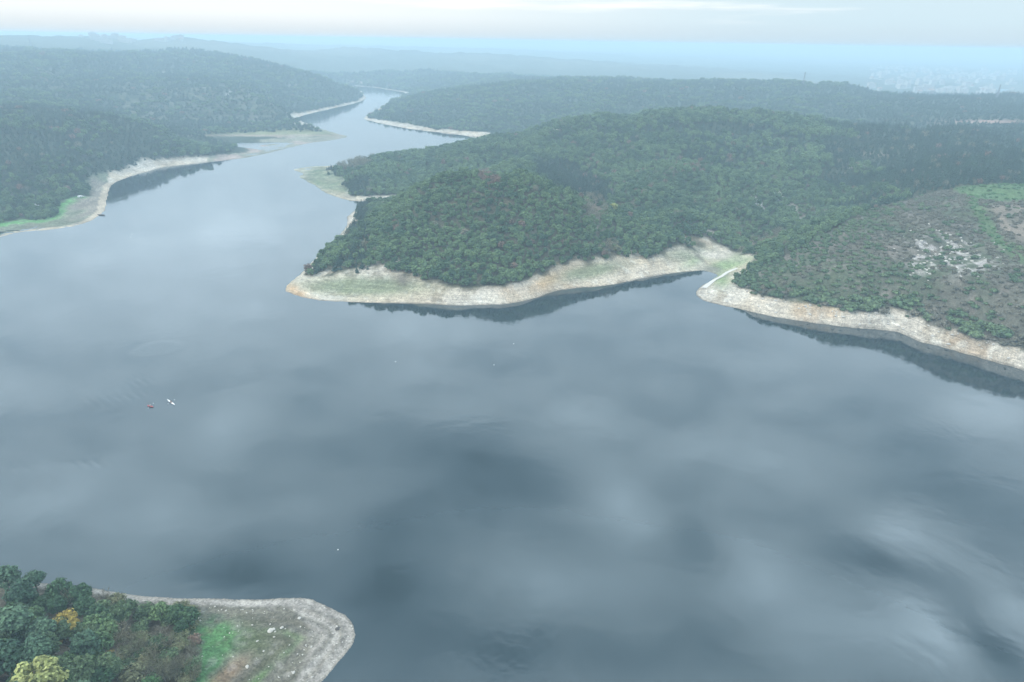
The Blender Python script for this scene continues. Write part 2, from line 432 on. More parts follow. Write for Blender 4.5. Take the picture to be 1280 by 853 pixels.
def hit(px, py):
    """where the line of sight of a photo pixel meets the ground or the water"""
    d = pix_dir(np.array(float(px)), np.array(float(py))); k = math.hypot(d[0], d[1])
    ts = RR[:] / k
    P = CAMP + d * ts[:, None]
    h = np.maximum(samp(GH, P[:, 0], P[:, 1]), 0.0)
    below = np.nonzero(P[:, 2] <= h)[0]
    if len(below) == 0: i = len(ts) - 1
    else: i = max(below[0], 1)
    a = P[i - 1, 2] - h[i - 1]; b = h[i] - P[i, 2]
    f = a / (a + b) if a + b > 0 else 0
    q = P[i - 1] * (1 - f) + P[i] * f
    q[2] = max(float(samp(GH, q[:1], q[1:2])[0]), 0.0)
    return q


# ------------------------------------------------------------------ ground colours (what the ground is made of, in the photo's places)
PX, PY = proj(np.stack([gx, gy, gh], 1))
vx, vy = PX[L], PY[L]


def spot(cx, cy, sx, sy, ang=0.0, soft=1.0):
    c, s = math.cos(math.radians(ang)), math.sin(math.radians(ang))
    dx, dy = vx - cx, vy - cy
    q = ((dx * c + dy * s) / sx) ** 2 + ((-dx * s + dy * c) / sy) ** 2
    return np.exp(-q * soft)


def lerp(a, b, t): return a * (1 - t[:, None]) + np.asarray(b)[None] * t[:, None]


n1 = fbm(xl, yl, 26, 4, 0); n2 = fbm(xl, yl, 6, 3, 4); n3 = fbm(xl, yl, 90, 3, 6); n4 = fbm(xl, yl, 2.2, 2, 5)
SOIL = (0.075, 0.078, 0.05); ROCK = (0.50, 0.455, 0.385); SAND = (0.47, 0.40, 0.305); DIRT = (0.27, 0.225, 0.165); OCHRE = (0.44, 0.29, 0.16)
SAGE = (0.17, 0.20, 0.115); GREEN = (0.10, 0.30, 0.085); PALEGREEN = (0.20, 0.27, 0.13)
C = np.tile(np.array(SOIL), (len(xl), 1))
C = lerp(C, (0.10, 0.095, 0.062), sstep(0.45, 0.7, n1))
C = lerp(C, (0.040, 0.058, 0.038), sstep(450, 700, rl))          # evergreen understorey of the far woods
bankf = 1 - sstep(0.82, 1.12, sdl / np.maximum(bwl, 3) + (n2 - 0.5) * 0.5)
BK = np.tile(np.array(ROCK), (len(xl), 1))
BK = lerp(BK, SAND, sstep(0.4, 0.65, n1)); BK = lerp(BK, DIRT, sstep(0.52, 0.75, n2) * 0.7); BK = lerp(BK, OCHRE, sstep(0.62, 0.78, fbm(xl, yl, 18, 3, 7)) * 0.38)
band = 0.5 + 0.5 * np.sin(ph * 2 * np.pi)
BK = BK * (0.86 + 0.2 * band * (0.5 + n2))[:, None]
BK = lerp(BK, (0.55, 0.53, 0.47), sstep(0.6, 0.8, n4) * 0.5)
BK = lerp(BK, (0.16, 0.14, 0.11), (1 - sstep(0.0, 1.2, sdl)) * 0.55)           # wet edge
# headland bank: sage and brown at the western half, ochre spill in the middle, green flats at the inlet
BK = lerp(BK, SAGE, np.clip(1.3 * spot(455, 358, 75, 11) * sstep(0.25, 0.6, n1 + 0.15), 0, 0.85))
BK = lerp(BK, (0.14, 0.12, 0.10), spot(503, 350, 9, 9, 60) * 0.8)
BK = lerp(BK, OCHRE, np.clip(1.4 * spot(372, 366, 26, 7, 30) * n2 + 1.5 * spot(682, 353, 26, 9, -25) * n1, 0, 0.8))
BK = lerp(BK, SAGE, np.clip(1.2 * spot(735, 340, 40, 8, -12) * sstep(0.35, 0.6, n1) + 0.8 * spot(860, 318, 30, 9), 0, 0.8))
BK = lerp(BK, PALEGREEN, np.clip(1.3 * spot(915, 328, 30, 8, -18) + 0.9 * spot(902, 350, 12, 10) + spot(870, 325, 20, 6, -30) * .6, 0, 0.95))
BK = lerp(BK, (0.19, 0.18, 0.15), np.clip(1.2 * spot(888, 338, 14, 5), 0, 0.8))
BK = lerp(BK, ROCK, np.clip(spot(890, 319, 26, 5, 8) + spot(945, 314, 20, 4, -25), 0, 0.9))
BK = lerp(BK, (0.13, 0.11, 0.09), spot(874, 322, 11, 3, 38) * 0.8)
# second headland tip
BK = lerp(BK, (0.125, 0.16, 0.095), np.clip(1.8 * spot(415, 225, 36, 14, 12), 0, 0.95) * (0.6 + 0.6 * n2))
# left beach: turf along the wood edge, brown strip, pale rim
lb = (vx < 135) & (vx > -500) & (vy > 215) & (vy < 330) & (rl > 350)
lbf = sstep(0.62, 0.80, sdl / np.maximum(bwl, 3) + 0.25 * (n1 - 0.5)) * lb * (1 - sstep(98, 116, vx))
BK = np.where(lb[:, None], lerp(np.tile(np.array((0.22, 0.20, 0.165)), (len(xl), 1)), (0.16, 0.18, 0.125), sstep(0.35, 0.6, fbm(xl, yl / 3, 12, 3, 1))), BK)
BK = lerp(BK, SAND, (lb & (sdl < 5)) * 0.8); BK = lerp(BK, GREEN, lbf * 0.85 * sstep(0.2, 0.5, n2))
# mud flat between the two left hills
mf = (vx > 260) & (vx < 440) & (vy > 160) & (vy < 205) & (rl > 600)
BK = np.where(mf[:, None], lerp(np.tile(np.array((0.22, 0.22, 0.17)), (len(xl), 1)), (0.33, 0.27, 0.235), sstep(0.5, 0.62, fbm(xl, yl, 40, 3, 2))), BK)
C = lerp(C, (0, 0, 0), bankf * 0) * (1 - bankf)[:, None] + BK * bankf[:, None]
C = lerp(C, (0.40, 0.30, 0.25), np.clip(spot(345, 169.5, 80, 1.0) * 1.2, 0, 0.8) * (rl < 1100))
C = lerp(C, (0.24, 0.25, 0.14), np.clip(spot(350, 166, 75, 3.2) * 1.1, 0, 0.8) * (rl < 1100))
# scrub slope on the right
def inpoly(poly):
    ins = np.zeros(len(vx), bool); n = len(poly)
    for i in range(n):
        (ax, ay), (bx, by) = poly[i], poly[(i + 1) % n]
        if ay != by: ins ^= ((ay > vy) != (by > vy)) & (vx < (bx - ax) * (vy - ay) / (by - ay) + ax)
    return ins
SCRUB = [(905, 362), (930, 345), (985, 318), (1040, 288), (1085, 263), (1127, 252), (1164, 241), (1211, 232), (1300, 228), (1600, 225), (1600, 620), (1300, 452), (1188, 416), (1122, 394), (1030, 388), (958, 374)]
scrub = inpoly(SCRUB) & (rl < 560) & (rl > 200)
sc = scrub * (1 - bankf)
SCC = lerp(np.tile(np.array((0.108, 0.104, 0.080)), (len(xl), 1)), (0.08, 0.095, 0.06), sstep(0.42, 0.62, n1))
SCC = lerp(SCC, (0.20, 0.175, 0.15), sstep(0.55, 0.75, n2) * 0.6)
SCC = lerp(SCC, (0.40, 0.37, 0.355), 0.8 * np.clip(1.4 * spot(1190, 315, 48, 20, 10) + 0.8 * spot(1150, 330, 16, 16) + .5 * spot(1225, 335, 30, 8), 0, 1) * sstep(0.5, 0.68, fbm(xl, yl, 3.5, 3, 2)))
FIELD = [(1190, 236), (1225, 230), (1290, 228), (1500, 226), (1500, 252), (1290, 251), (1240, 252), (1212, 246)]
fld = inpoly(FIELD) & (rl < 600)
SCC = lerp(SCC, (0.085, 0.15, 0.06), fld * 0.9)
SCC = lerp(SCC, (0.08, 0.13, 0.055), np.clip(1.3 * spot(1228, 268, 26, 7, 60) + 1.3 * spot(1250, 300, 30, 5, 48) + spot(1273, 318, 16, 6, 50), 0, 0.9))
SCC = lerp(SCC, (0.20, 0.165, 0.13), np.clip(1.3 * spot(1262, 262, 22, 6) + spot(1255, 280, 6, 16, -25) + spot(1278, 290, 12, 14), 0, 0.8))
C = C * (1 - sc)[:, None] + SCC * sc[:, None]
# bare patches in the woods, far fields, pale tracks
far = (rl > 600)
for (cx, cy, sx, sy, a, col, k) in [(1240, 153, 55, 2.6, 0, (0.36, 0.24, 0.20), .9), (1000, 276, 8, 5, 0, ROCK, .7), (990, 262, 6, 10, -60, ROCK, .6), (948, 254, 3, 14, -35, (0.5, 0.48, 0.44), .9), (975, 245, 3, 10, -40, ROCK, .7), (887, 290, 12, 5, 20, (.3, .26, .22), .8),
                                     (747, 262, 12, 9, 50, (0.22, 0.17, 0.13), .8), (742, 280, 9, 10, 0, (0.2, 0.17, 0.13), .6), (692, 163, 6, 2, 0, ROCK, .8), (286, 117, 6, 1.2, -45, (0.5, 0.48, .44), .9), (201, 93, 5, .9, -10, (0.55, 0.53, .5), .8), (366, 154, 2.0, 3, 20, (.4, .38, .34), .8), (319, 150, 6, 6, 0, (.26, .24, .22), .55),
                                     (1080, 205, 8, 2, -10, ROCK, .6), (1095, 193, 20, 3, 0, (.3, .25, .2), .5), (1063, 208, 5, 2, 0, ROCK, .7), (365, 107, 4, 1, 0, ROCK, .8), (449, 103, 12, 2, 0, SAND, .8), (60, 95, 30, 8, 40, (.15, .14, .11), .5)]:
    C = lerp(C, col, np.clip(spot(cx, cy, sx, sy, a) * 1.5, 0, 1) * k * (sdl > 4) * (0.5 + n2))
ter = (vx > 150) & (vx < 345) & (vy > 84) & (vy < 150) & (rl > 850) & (rl < 1350)
C = lerp(C, (0.10, 0.105, 0.075), ter * (np.sin(hl / 3.0 * 2 * np.pi) > 0.2) * 0.8)
C = np.where((rl > 2350)[:, None], lerp(np.tile(np.array((0.075, 0.085, 0.055)), (len(xl), 1)), (0.15, 0.15, 0.11), sstep(0.5, 0.65, fbm(xl, yl, 420, 4, 3)) * 0.7), C)
# near point
NPC = np.tile(np.array((0.20, 0.19, 0.155)), (len(xl), 1))
NPC = lerp(NPC, (0.13, 0.125, 0.085), sstep(0.38, 0.6, n1)); NPC = lerp(NPC, (0.30, 0.275, 0.225), sstep(0.5, 0.7, n2) * 0.7)
rimw = 1.6 + 7.5 * sstep(350, 415, vx)
rim = 1 - sstep(0.7, 1.35, (sdl + (n1 - 0.5) * 4) / rimw)
NPC = lerp(NPC, (0.43, 0.40, 0.36), rim * 0.85)
NPC = NPC * (0.86 + 0.28 * band * (0.4 + n2))[:, None]
for d0, w0, k0 in [(11.6, 0.9, .85), (14.5, 0.7, .5), (2.3, .5, .35), (4.6, .5, .4), (6.8, .6, .4)]:
    NPC = lerp(NPC, (0.12, 0.115, 0.075), np.exp(-((sdl - d0 + (n1 - 0.5) * 3) / w0) ** 2) * k0 * sstep(752, 775, vy))
NPC = lerp(NPC, (0.14, 0.24, 0.09), np.exp(-((sdl - 9.9 + (n1 - 0.5) * 3) / 0.9) ** 2) * 0.85 * sstep(0.35, 0.6, fbm(xl, yl, 9, 3, 2)) * (vy > 768))
gr = np.clip(1.7 * spot(272, 795, 26, 18, 15) + 1.5 * spot(263, 828, 15, 30, 12) + 1.1 * spot(250, 850, 18, 12) + 1.1 * spot(218, 842, 26, 9), 0, 1) * sstep(0.25, 0.55, n2 * 0.45 + n4 * 0.55)
NPC = lerp(NPC, (0.092, 0.255, 0.09), gr * 0.88); NPC = lerp(NPC, (0.12, 0.17, 0.07), np.clip(spot(315, 800, 30, 20, 20), 0, 1) * 0.6)
NPC = lerp(NPC, (0.31, 0.22, 0.145), np.clip(1.1 * spot(285, 842, 26, 8, -38) + .8 * spot(272, 856, 12, 8), 0, 0.9) * (0.5 + n2))
NPC = lerp(NPC, (0.42, 0.40, 0.37), sstep(0.62, 0.80, n4) * 0.35 * (sdl < 25))
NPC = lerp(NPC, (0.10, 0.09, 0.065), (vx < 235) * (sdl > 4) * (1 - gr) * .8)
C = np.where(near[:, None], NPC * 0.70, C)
C = lerp(C, (0.13, 0.115, 0.09), (1 - sstep(0, .7, sdl)) * 0.5)
C = np.clip(C, 0.01, 0.7)

# ------------------------------------------------------------------ materials


def new_mat(name):
    m = bpy.data.materials.new(name); m.use_nodes = True; m.node_tree.nodes.clear()
    b = NB(m.node_tree); out = N(m.node_tree, 'ShaderNodeOutputMaterial'); p = N(m.node_tree, 'ShaderNodeBsdfPrincipled')
    m.node_tree.links.new(p.outputs[0], out.inputs[0])
    return m, b, p, out


def plain(name, col, rough=0.7, var=0.15, scale=3.0, metal=0.0):
    m, b, p, _ = new_mat(name)
    tcn = N(m.node_tree, 'ShaderNodeTexCoord')
    n = b.noise(tcn.outputs['Object'], scale, 4)
    b.put(p.inputs['Base Color'], b.mix(n, rgba([c * (1 - var) for c in col]), rgba([min(1, c * (1 + var)) for c in col])))
    p.inputs['Roughness'].default_value = rough; p.inputs['Metallic'].default_value = metal
    return m


def ground_mat():
    m, b, p, _ = new_mat("ground_cover")
    at = N(m.node_tree, 'ShaderNodeAttribute', attribute_name='ground_colour')
    geo = N(m.node_tree, 'ShaderNodeNewGeometry')
    a = b.noise(geo.outputs['Position'], 0.55, 6, 0.65); c = b.noise(geo.outputs['Position'], 0.07, 4, 0.6)
    v = b.m('MULTIPLY', b.ramp(a, 0.25, 0.75, 0.62, 1.38, False), b.ramp(c, 0.3, 0.7, 0.82, 1.18, False))
    vo = N(m.node_tree, 'ShaderNodeTexVoronoi'); b.put(vo.inputs['Vector'], geo.outputs['Position']); vo.inputs['Scale'].default_value = 2.6
    sp = N(m.node_tree, 'ShaderNodeSeparateColor'); m.node_tree.links.new(vo.outputs['Color'], sp.inputs[0])
    v = b.m('MULTIPLY', v, b.ramp(sp.outputs[0], 0, 1, 0.72, 1.3, False))
    st = N(m.node_tree, 'ShaderNodeMapping'); b.put(st.inputs[0], geo.outputs['Position']); st.inputs['Scale'].default_value = (0.035, 0.035, 2.6)
    strata = b.ramp(b.noise(st.outputs[0], 1.0, 4, 0.6, 0.3), 0.32, 0.68, 0.74, 1.18, False)      # thin level lines left by the falling water
    v = b.m('MULTIPLY', v, b.m('MULTIPLY_ADD', b.m('SUBTRACT', strata, 1.0), at.outputs['Alpha'], 1.0))
    b.put(p.inputs['Base Color'], b.vm('SCALE', at.outputs['Color'], scale=v))
    p.inputs['Roughness'].default_value = 0.95; p.inputs['Specular IOR Level'].default_value = 0.15
    bp = N(m.node_tree, 'ShaderNodeBump'); bp.inputs['Strength'].default_value = 0.8; bp.inputs['Distance'].default_value = 0.7
    b.put(bp.inputs['Height'], a); m.node_tree.links.new(bp.outputs[0], p.inputs['Normal'])
    return m


def foliage(name, col, col2, world_scale=0.035, rough=0.75, spread=0.5):
    m, b, p, _ = new_mat(name)
    geo = N(m.node_tree, 'ShaderNodeNewGeometry'); oi = N(m.node_tree, 'ShaderNodeObjectInfo')
    big = b.noise(geo.outputs['Position'], world_scale, 3, 0.6)
    fine = b.noise(geo.outputs['Position'], 2.3, 3, 0.7)
    rnd = geo.outputs['Random Per Island']
    t = b.m('ADD', b.m('MULTIPLY', b.m('SUBTRACT', oi.outputs['Random'], 0.5), 1.1), b.ramp(big, 0.3, 0.7, 0.0, 1.0), clamp=True)
    c = b.mix(t, rgba(col), rgba(col2))
    k = b.m('MULTIPLY', b.ramp(rnd, 0, 1, 1 - spread, 1 + spread, False), b.ramp(fine, 0.3, 0.7, 0.8, 1.2, False))
    b.put(p.inputs['Base Color'], b.vm('SCALE', c, scale=k))
    p.inputs['Roughness'].default_value = rough; p.inputs['Specular IOR Level'].default_value = 0.2
    return m


M_GROUND = ground_mat()
M_EVER = foliage("evergreen_leaves", (0.038, 0.082, 0.041), (0.108, 0.172, 0.074))
M_PINE = foliage("pine_needles", (0.038, 0.081, 0.049), (0.095, 0.159, 0.095))
M_CONI = foliage("conifer_needles", (0.024, 0.054, 0.040), (0.046, 0.088, 0.060))
M_RUST = foliage("russet_leaves", (0.15, 0.098, 0.07), (0.18, 0.13, 0.10))
M_GREY = foliage("bare_twigs", (0.135, 0.138, 0.088), (0.19, 0.18, 0.125))
M_YELL = foliage("yellow_leaves", (0.34, 0.255, 0.055), (0.42, 0.33, 0.09), 0.3)
M_LIME = foliage("lime_leaves", (0.225, 0.255, 0.085), (0.29, 0.31, 0.115), 0.3)
M_BUSH = foliage("bush_leaves", (0.058, 0.102, 0.050), (0.102, 0.150, 0.074))
M_SCRUB = foliage("scrub_twigs", (0.098, 0.098, 0.070), (0.150, 0.142, 0.108))
M_OLIVE = foliage("olive_leaves", (0.11, 0.13, 0.065), (0.16, 0.165, 0.09), 0.3)
M_GRASS = foliage("green_hedge_leaves", (0.055, 0.13, 0.048), (0.085, 0.17, 0.066), 0.1)
M_BARK = plain("bark", (0.11, 0.085, 0.065), 0.9, 0.35, 6)
M_PALEBARK = plain("pale_bark", (0.22, 0.195, 0.17), 0.9, 0.3, 6)
M_STONE = plain("pale_stone", (0.47, 0.45, 0.41), 0.9, 0.25, 2.5)
M_DKLUMP = plain("dark_lump", (0.09, 0.085, 0.08), 0.9, 0.25, 2.5)
M_WALL = plain("pale_wall", (0.44, 0.42, 0.40), 0.85, 0.1, 0.3)
M_ROOF = plain("tile_roof", (0.36, 0.22, 0.17), 0.85, 0.2, 0.6)
M_WHITE = plain("white_paint", (0.8, 0.8, 0.79), 0.4, 0.04)
M_DARK = plain("dark_rubber", (0.03, 0.03, 0.032), 0.6, 0.1)
M_GLASS = plain("dark_glass", (0.04, 0.05, 0.06), 0.1, 0.05)
M_RED = plain("red_hull_paint", (0.33, 0.035, 0.045), 0.4, 0.08)
M_WOOD = plain("weathered_wood", (0.12, 0.09, 0.07), 0.8, 0.25)
M_STEEL = plain("galvanised_steel", (0.22, 0.23, 0.25), 0.6, 0.1, 0.5, 0.3)
M_SKIN = plain("skin", (0.48, 0.29, 0.21), 0.6, 0.05)
M_NAVY = plain("dark_jacket_cloth", (0.03, 0.035, 0.05), 0.85, 0.15)
M_PINK = plain("pale_shirt_cloth", (0.62, 0.56, 0.58), 0.85, 0.08)
M_HAIR = plain("dark_hair", (0.025, 0.018, 0.014), 0.7, 0.2)
M_TRACK = plain("pale_track_gravel", (0.55, 0.53, 0.49), 0.95, 0.15, 0.8)
M_FLOAT = plain("white_float_plastic", (0.8, 0.82, 0.83), 0.35, 0.03)

# ------------------------------------------------------------------ ground objects, split by land
keep = gsd > -9
idx = np.arange(NR_ * NT_).reshape(NR_, NT_)
q = np.stack([idx[:-1, :-1], idx[:-1, 1:], idx[1:, 1:], idx[1:, :-1]], -1).reshape(-1, 4)
q = q[keep[q].any(1)]
fc = gx[q].mean(1), gy[q].mean(1)
fr = np.hypot(*fc); faz = np.degrees(np.arctan2(*fc))
hd = np.zeros((NR_ * NT_, 3)); hd[L] = C; bkm = np.zeros(NR_ * NT_); bkm[L] = np.where(near, 0.0, bankf)
# which land a face belongs to: near point / left bank / wooded headland / far country
lk_az = np.array([-60, -26, -19.5, -16.5, -12.0, -11.8]); 
ppx, ppy = proj(np.stack([fc[0], fc[1], np.zeros(len(fc[0]))], 1))
land = np.full(len(q), 3)
land[(fr < 215) & (faz < 5)] = 0
head = (fr < 1000) & (faz > -20) & (land != 0)
zdiv = np.interp(ppx, [300, 500, 720, 900, 1300, 1800], [190, 180, 178, 168, 160, 158])   # the channel behind the headland
head &= (ppy > zdiv) & (ppx > 356)
land[head] = 2
left = (land == 3) & (ppx < 460) & (fr < 2100)
land[left] = 1
for k, nm in enumerate(["near_shore_ground", "left_bank_hills", "headland_hills", "far_hills"]):
    f = q[land == k]
    if len(f) == 0: continue
    u, inv = np.unique(f, return_inverse=True); inv = inv.reshape(-1, 4)
    me = bpy.data.meshes.new(nm)
    me.vertices.add(len(u)); me.vertices.foreach_set('co', np.stack([gx[u], gy[u], gh[u]], 1).astype(np.float32).ravel())
    nf = len(inv); me.loops.add(nf * 4); me.loops.foreach_set('vertex_index', inv[:, ::-1].astype(np.int32).ravel())
    me.polygons.add(nf); me.polygons.foreach_set('loop_start', np.arange(0, nf * 4, 4, dtype=np.int32))
    me.polygons.foreach_set('use_smooth', np.ones(nf, bool))
    me.update(calc_edges=True)
    ca = me.color_attributes.new('ground_colour', 'FLOAT_COLOR', 'POINT')
    ca.data.foreach_set('color', np.concatenate([hd[u], bkm[u][:, None]], 1).astype(np.float32).ravel())
    me.materials.append(M_GROUND)
    o = bpy.data.objects.new(nm, me); COL.objects.link(o); tag(o, kind='structure')

# ------------------------------------------------------------------ water
HULL_A = unproj(np.array(208.5), np.array(499.6)); HULL_B = unproj(np.array(219.5), np.array(507.4))


def water_mat():
    m, b, p, _ = new_mat("lake_water")
    geo = N(m.node_tree, 'ShaderNodeNewGeometry'); pos = geo.outputs['Position']
    flat = b.vm('MULTIPLY', pos, (1, 1, 0))
    n_a = b.noise(flat, 0.32, 4, 0.55, 0.4); n_b = b.noise(flat, 0.05, 3, 0.5, 0.5)
    patch = b.ramp(b.noise(flat, 0.011, 4, 0.6, 0.8), 0.44, 0.66)
    h = b.m('ADD', b.m('MULTIPLY', n_a, b.m('MULTIPLY_ADD', patch, 0.035, 0.010)), b.m('MULTIPLY', n_b, 0.13))
    # ruffled strip and the rings drawn behind the paddlers
    its = []
    for (x, y, sx, sy, a) in [(200, 436, 42, 13, 1.0), (180, 441, 26, 8, .6)]:
        c = unproj(np.array(float(x)), np.array(float(y))); e1 = unproj(np.array(float(x + sx)), np.array(float(y))) - c; e2 = unproj(np.array(float(x)), np.array(float(y - sy))) - c
        its.append(((c[0], c[1]), (np.hypot(*e1[:2]), np.hypot(*e2[:2])), math.atan2(e1[1], e1[0]), a))
    ruf = b.m('MULTIPLY', b.ramp(blobs_node(b, flat, its), 0.03, 0.25), 1.0)
    h = b.m('MULTIPLY_ADD', b.noise(flat, 1.1, 3, 0.6), b.m('MULTIPLY', ruf, 0.30), h)
    its = []
    for (x, y, sx, sy, a) in [(150, 498, 60, 12, 1.0), (170, 478, 30, 14, .8), (20, 585, 40, 10, .7), (110, 580, 60, 9, .5), (300, 590, 60, 10, .4)]:
        c = unproj(np.array(float(x)), np.array(float(y))); e1 = unproj(np.array(float(x + sx)), np.array(float(y))) - c; e2 = unproj(np.array(float(x)), np.array(float(y - sy))) - c
        its.append(((c[0], c[1]), (np.hypot(*e1[:2]), np.hypot(*e2[:2])), math.atan2(e1[1], e1[0]), a))
    wk = blobs_node(b, flat, its)
    wv = N(m.node_tree, 'ShaderNodeTexWave', wave_type='BANDS', bands_direction='DIAGONAL'); b.put(wv.inputs['Vector'], flat)
    wv.inputs['Scale'].default_value = 0.16; wv.inputs['Distortion'].default_value = 2.0; wv.inputs['Detail'].default_value = 1.0; wv.inputs['Detail Scale'].default_value = 0.3
    h = b.m('MULTIPLY_ADD', wv.outputs['Fac'], b.m('MULTIPLY', wk, 0.20), h)
    bp = N(m.node_tree, 'ShaderNodeBump'); bp.inputs['Strength'].default_value = 0.55; bp.inputs['Distance'].default_value = 1.0
    b.put(bp.inputs['Height'], h); m.node_tree.links.new(bp.outputs[0], p.inputs['Normal'])
    b.put(p.inputs['Base Color'], b.mix(b.noise(flat, 0.006, 3), rgba((0.018, 0.032, 0.038)), rgba((0.024, 0.040, 0.046))))
    p.inputs['Roughness'].default_value = 0.06
    p.inputs['IOR'].default_value = 1.72
    p.inputs['Specular Tint'].default_value = (0.82, 0.935, 1.0, 1.0)
    return m


R_ = 13400.0
wv_ = [(-R_, -R_, 0), (R_, -R_, 0), (R_, R_, 0), (-R_, R_, 0)]
tag(mesh_obj("lake_water", wv_, [(0, 1, 2, 3)], water_mat()), kind='structure')

# ------------------------------------------------------------------ haze: one closed box of even pale air
HZ = 13600.0; HB, HT = -3.8, 124.5
vb = [(x, y, z) for z in (HB, HT) for (x, y) in ((-HZ, -HZ), (HZ, -HZ), (HZ, HZ), (-HZ, HZ))]
hm = bpy.data.materials.new("haze_air"); hm.use_nodes = True; hm.node_tree.nodes.clear()
ho = N(hm.node_tree, 'ShaderNodeOutputMaterial'); hv = N(hm.node_tree, 'ShaderNodeVolumePrincipled')
hv.inputs['Color'].default_value = (0.62, 0.82, 0.965, 1.0); hv.inputs['Density'].default_value = 0.00046; hv.inputs['Anisotropy'].default_value = 0.1
hm.node_tree.links.new(hv.outputs[0], ho.inputs['Volume'])
tag(mesh_obj("haze", vb, [(3, 2, 1, 0), (4, 5, 6, 7), (0, 1, 5, 4), (1, 2, 6, 5), (2, 3, 7, 6), (3, 0, 4, 7)], hm), kind='stuff')

# ------------------------------------------------------------------ plants


def ico(sub=1):
    t = (1 + 5 ** 0.5) / 2
    v = [(-1, t, 0), (1, t, 0), (-1, -t, 0), (1, -t, 0), (0, -1, t), (0, 1, t), (0, -1, -t), (0, 1, -t), (t, 0, -1), (t, 0, 1), (-t, 0, -1), (-t, 0, 1)]
    f = [(0, 11, 5), (0, 5, 1), (0, 1, 7), (0, 7, 10), (0, 10, 11), (1, 5, 9), (5, 11, 4), (11, 10, 2), (10, 7, 6), (7, 1, 8), (3, 9, 4), (3, 4, 2), (3, 2, 6), (3, 6, 8), (3, 8, 9), (4, 9, 5), (2, 4, 11), (6, 2, 10), (8, 6, 7), (9, 8, 1)]
    v = [np.array(p) / np.linalg.norm(p) for p in v]
    for _ in range(sub):
        c = {}; nf = []
        def mid(a, b):
            k = (min(a, b), max(a, b))
            if k not in c:
                p = v[a] + v[b]; v.append(p / np.linalg.norm(p)); c[k] = len(v) - 1
            return c[k]
        for (a, b, d) in f:
            x, y, z = mid(a, b), mid(b, d), mid(d, a); nf += [(a, x, z), (b, y, x), (d, z, y), (x, y, z)]
        f = nf
    return np.array(v), f


ICO0, ICO0F = ico(0); ICO1, ICO1F = ico(1)


class MB:
    def __init__(s): s.v = []; s.f = []; s.m = []
    def add(s, v, f, m=0):
        o = len(s.v); s.v += [tuple(p) for p in v]; s.f += [tuple(i + o for i in q_) for q_ in f]; s.m += [m] * len(f)
    def tube(s, pts, rad, n=6, m=0):
        pts = [np.array(p, float) for p in pts]; vs = []; fs = []
        for i, p in enumerate(pts):
            d = pts[min(i + 1, len(pts) - 1)] - pts[max(i - 1, 0)]; d = d / (np.linalg.norm(d) + 1e-9)
            a = np.cross(d, (0, 0, 1) if abs(d[2]) < 0.9 else (1, 0, 0)); a /= np.linalg.norm(a); b = np.cross(d, a)
            for k in range(n):
                t = 2 * math.pi * k / n; vs.append(p + rad[i] * (a * math.cos(t) + b * math.sin(t)))
        for i in range(len(pts) - 1):
            for k in range(n): fs.append((i * n + k, i * n + (k + 1) % n, (i + 1) * n + (k + 1) % n, (i + 1) * n + k))
        fs.append(tuple(range(n))[::-1]); fs.append(tuple(len(pts) * n - n + k for k in range(n)))
        s.add(vs, fs, m)
    def box(s, lo, hi, m=0):
        x0, y0, z0 = lo; x1, y1, z1 = hi
        s.add([(x0, y0, z0), (x1, y0, z0), (x1, y1, z0), (x0, y1, z0), (x0, y0, z1), (x1, y0, z1), (x1, y1, z1), (x0, y1, z1)],
              [(3, 2, 1, 0), (4, 5, 6, 7), (0, 1, 5, 4), (1, 2, 6, 5), (2, 3, 7, 6), (3, 0, 4, 7)], m)
    def obj(s, name, mats, parent=None, smooth=False, link=True): return mesh_obj(name, s.v, s.f, mats, parent, s.m, smooth, link)


def clump_points(rs, kind, R, H):
    """centres and radii of the leaf clumps of a crown whose base is at z=0.18H and top at H"""
    out = []
    if kind == 'cone':
        for i in range(11):
            t = (i + 0.5) / 11; z = H * (0.12 + 0.86 * t); w = R * (1 - t) ** 0.85
            for j in range(max(1, int(5 * (1 - t)))):
                a = rs.rand() * 6.28; out.append(((w * 0.62 * math.cos(a), w * 0.62 * math.sin(a), z), max(0.12 * R, w * 0.52)))
    elif kind == 'umbrella':
        for i in range(15):
            a = i * 2.399; q_ = math.sqrt((i + 0.5) / 15); out.append(((R * 0.72 * q_ * math.cos(a), R * 0.72 * q_ * math.sin(a), H * (0.84 - 0.20 * q_ * q_) + rs.randn() * 0.03 * H), R * (0.30 + 0.12 * rs.rand())))
        for i in range(5):
            a = i * 1.3 + rs.rand(); out.append(((R * 0.45 * math.cos(a), R * 0.45 * math.sin(a), H * (0.5 + 0.1 * rs.rand())), R * 0.30))
    elif kind == 'low':
        for i in range(8):
            a = i * 2.399; q_ = math.sqrt((i + 0.3) / 8); out.append(((R * 0.68 * q_ * math.cos(a), R * 0.68 * q_ * math.sin(a), H * (0.55 - 0.28 * q_) + rs.randn() * 0.05 * H), R * (0.36 + 0.14 * rs.rand())))
    else:
        nn_ = 30 if kind == 'full' else 13
        for i in range(nn_):
            a = i * 2.399 + rs.rand() * .5; t = (i + 0.5) / nn_; z = H * (0.34 + 0.50 * t); w = R * 0.72 * math.sqrt(max(0.05, 1 - ((t - 0.3) / 0.85) ** 2))
            q_ = w * (0.55 + 0.45 * rs.rand()); out.append(((q_ * math.cos(a), q_ * math.sin(a), z), R * (0.17 + 0.16 * rs.rand() if kind == 'full' else 0.30 + 0.15 * rs.rand())))
    return out


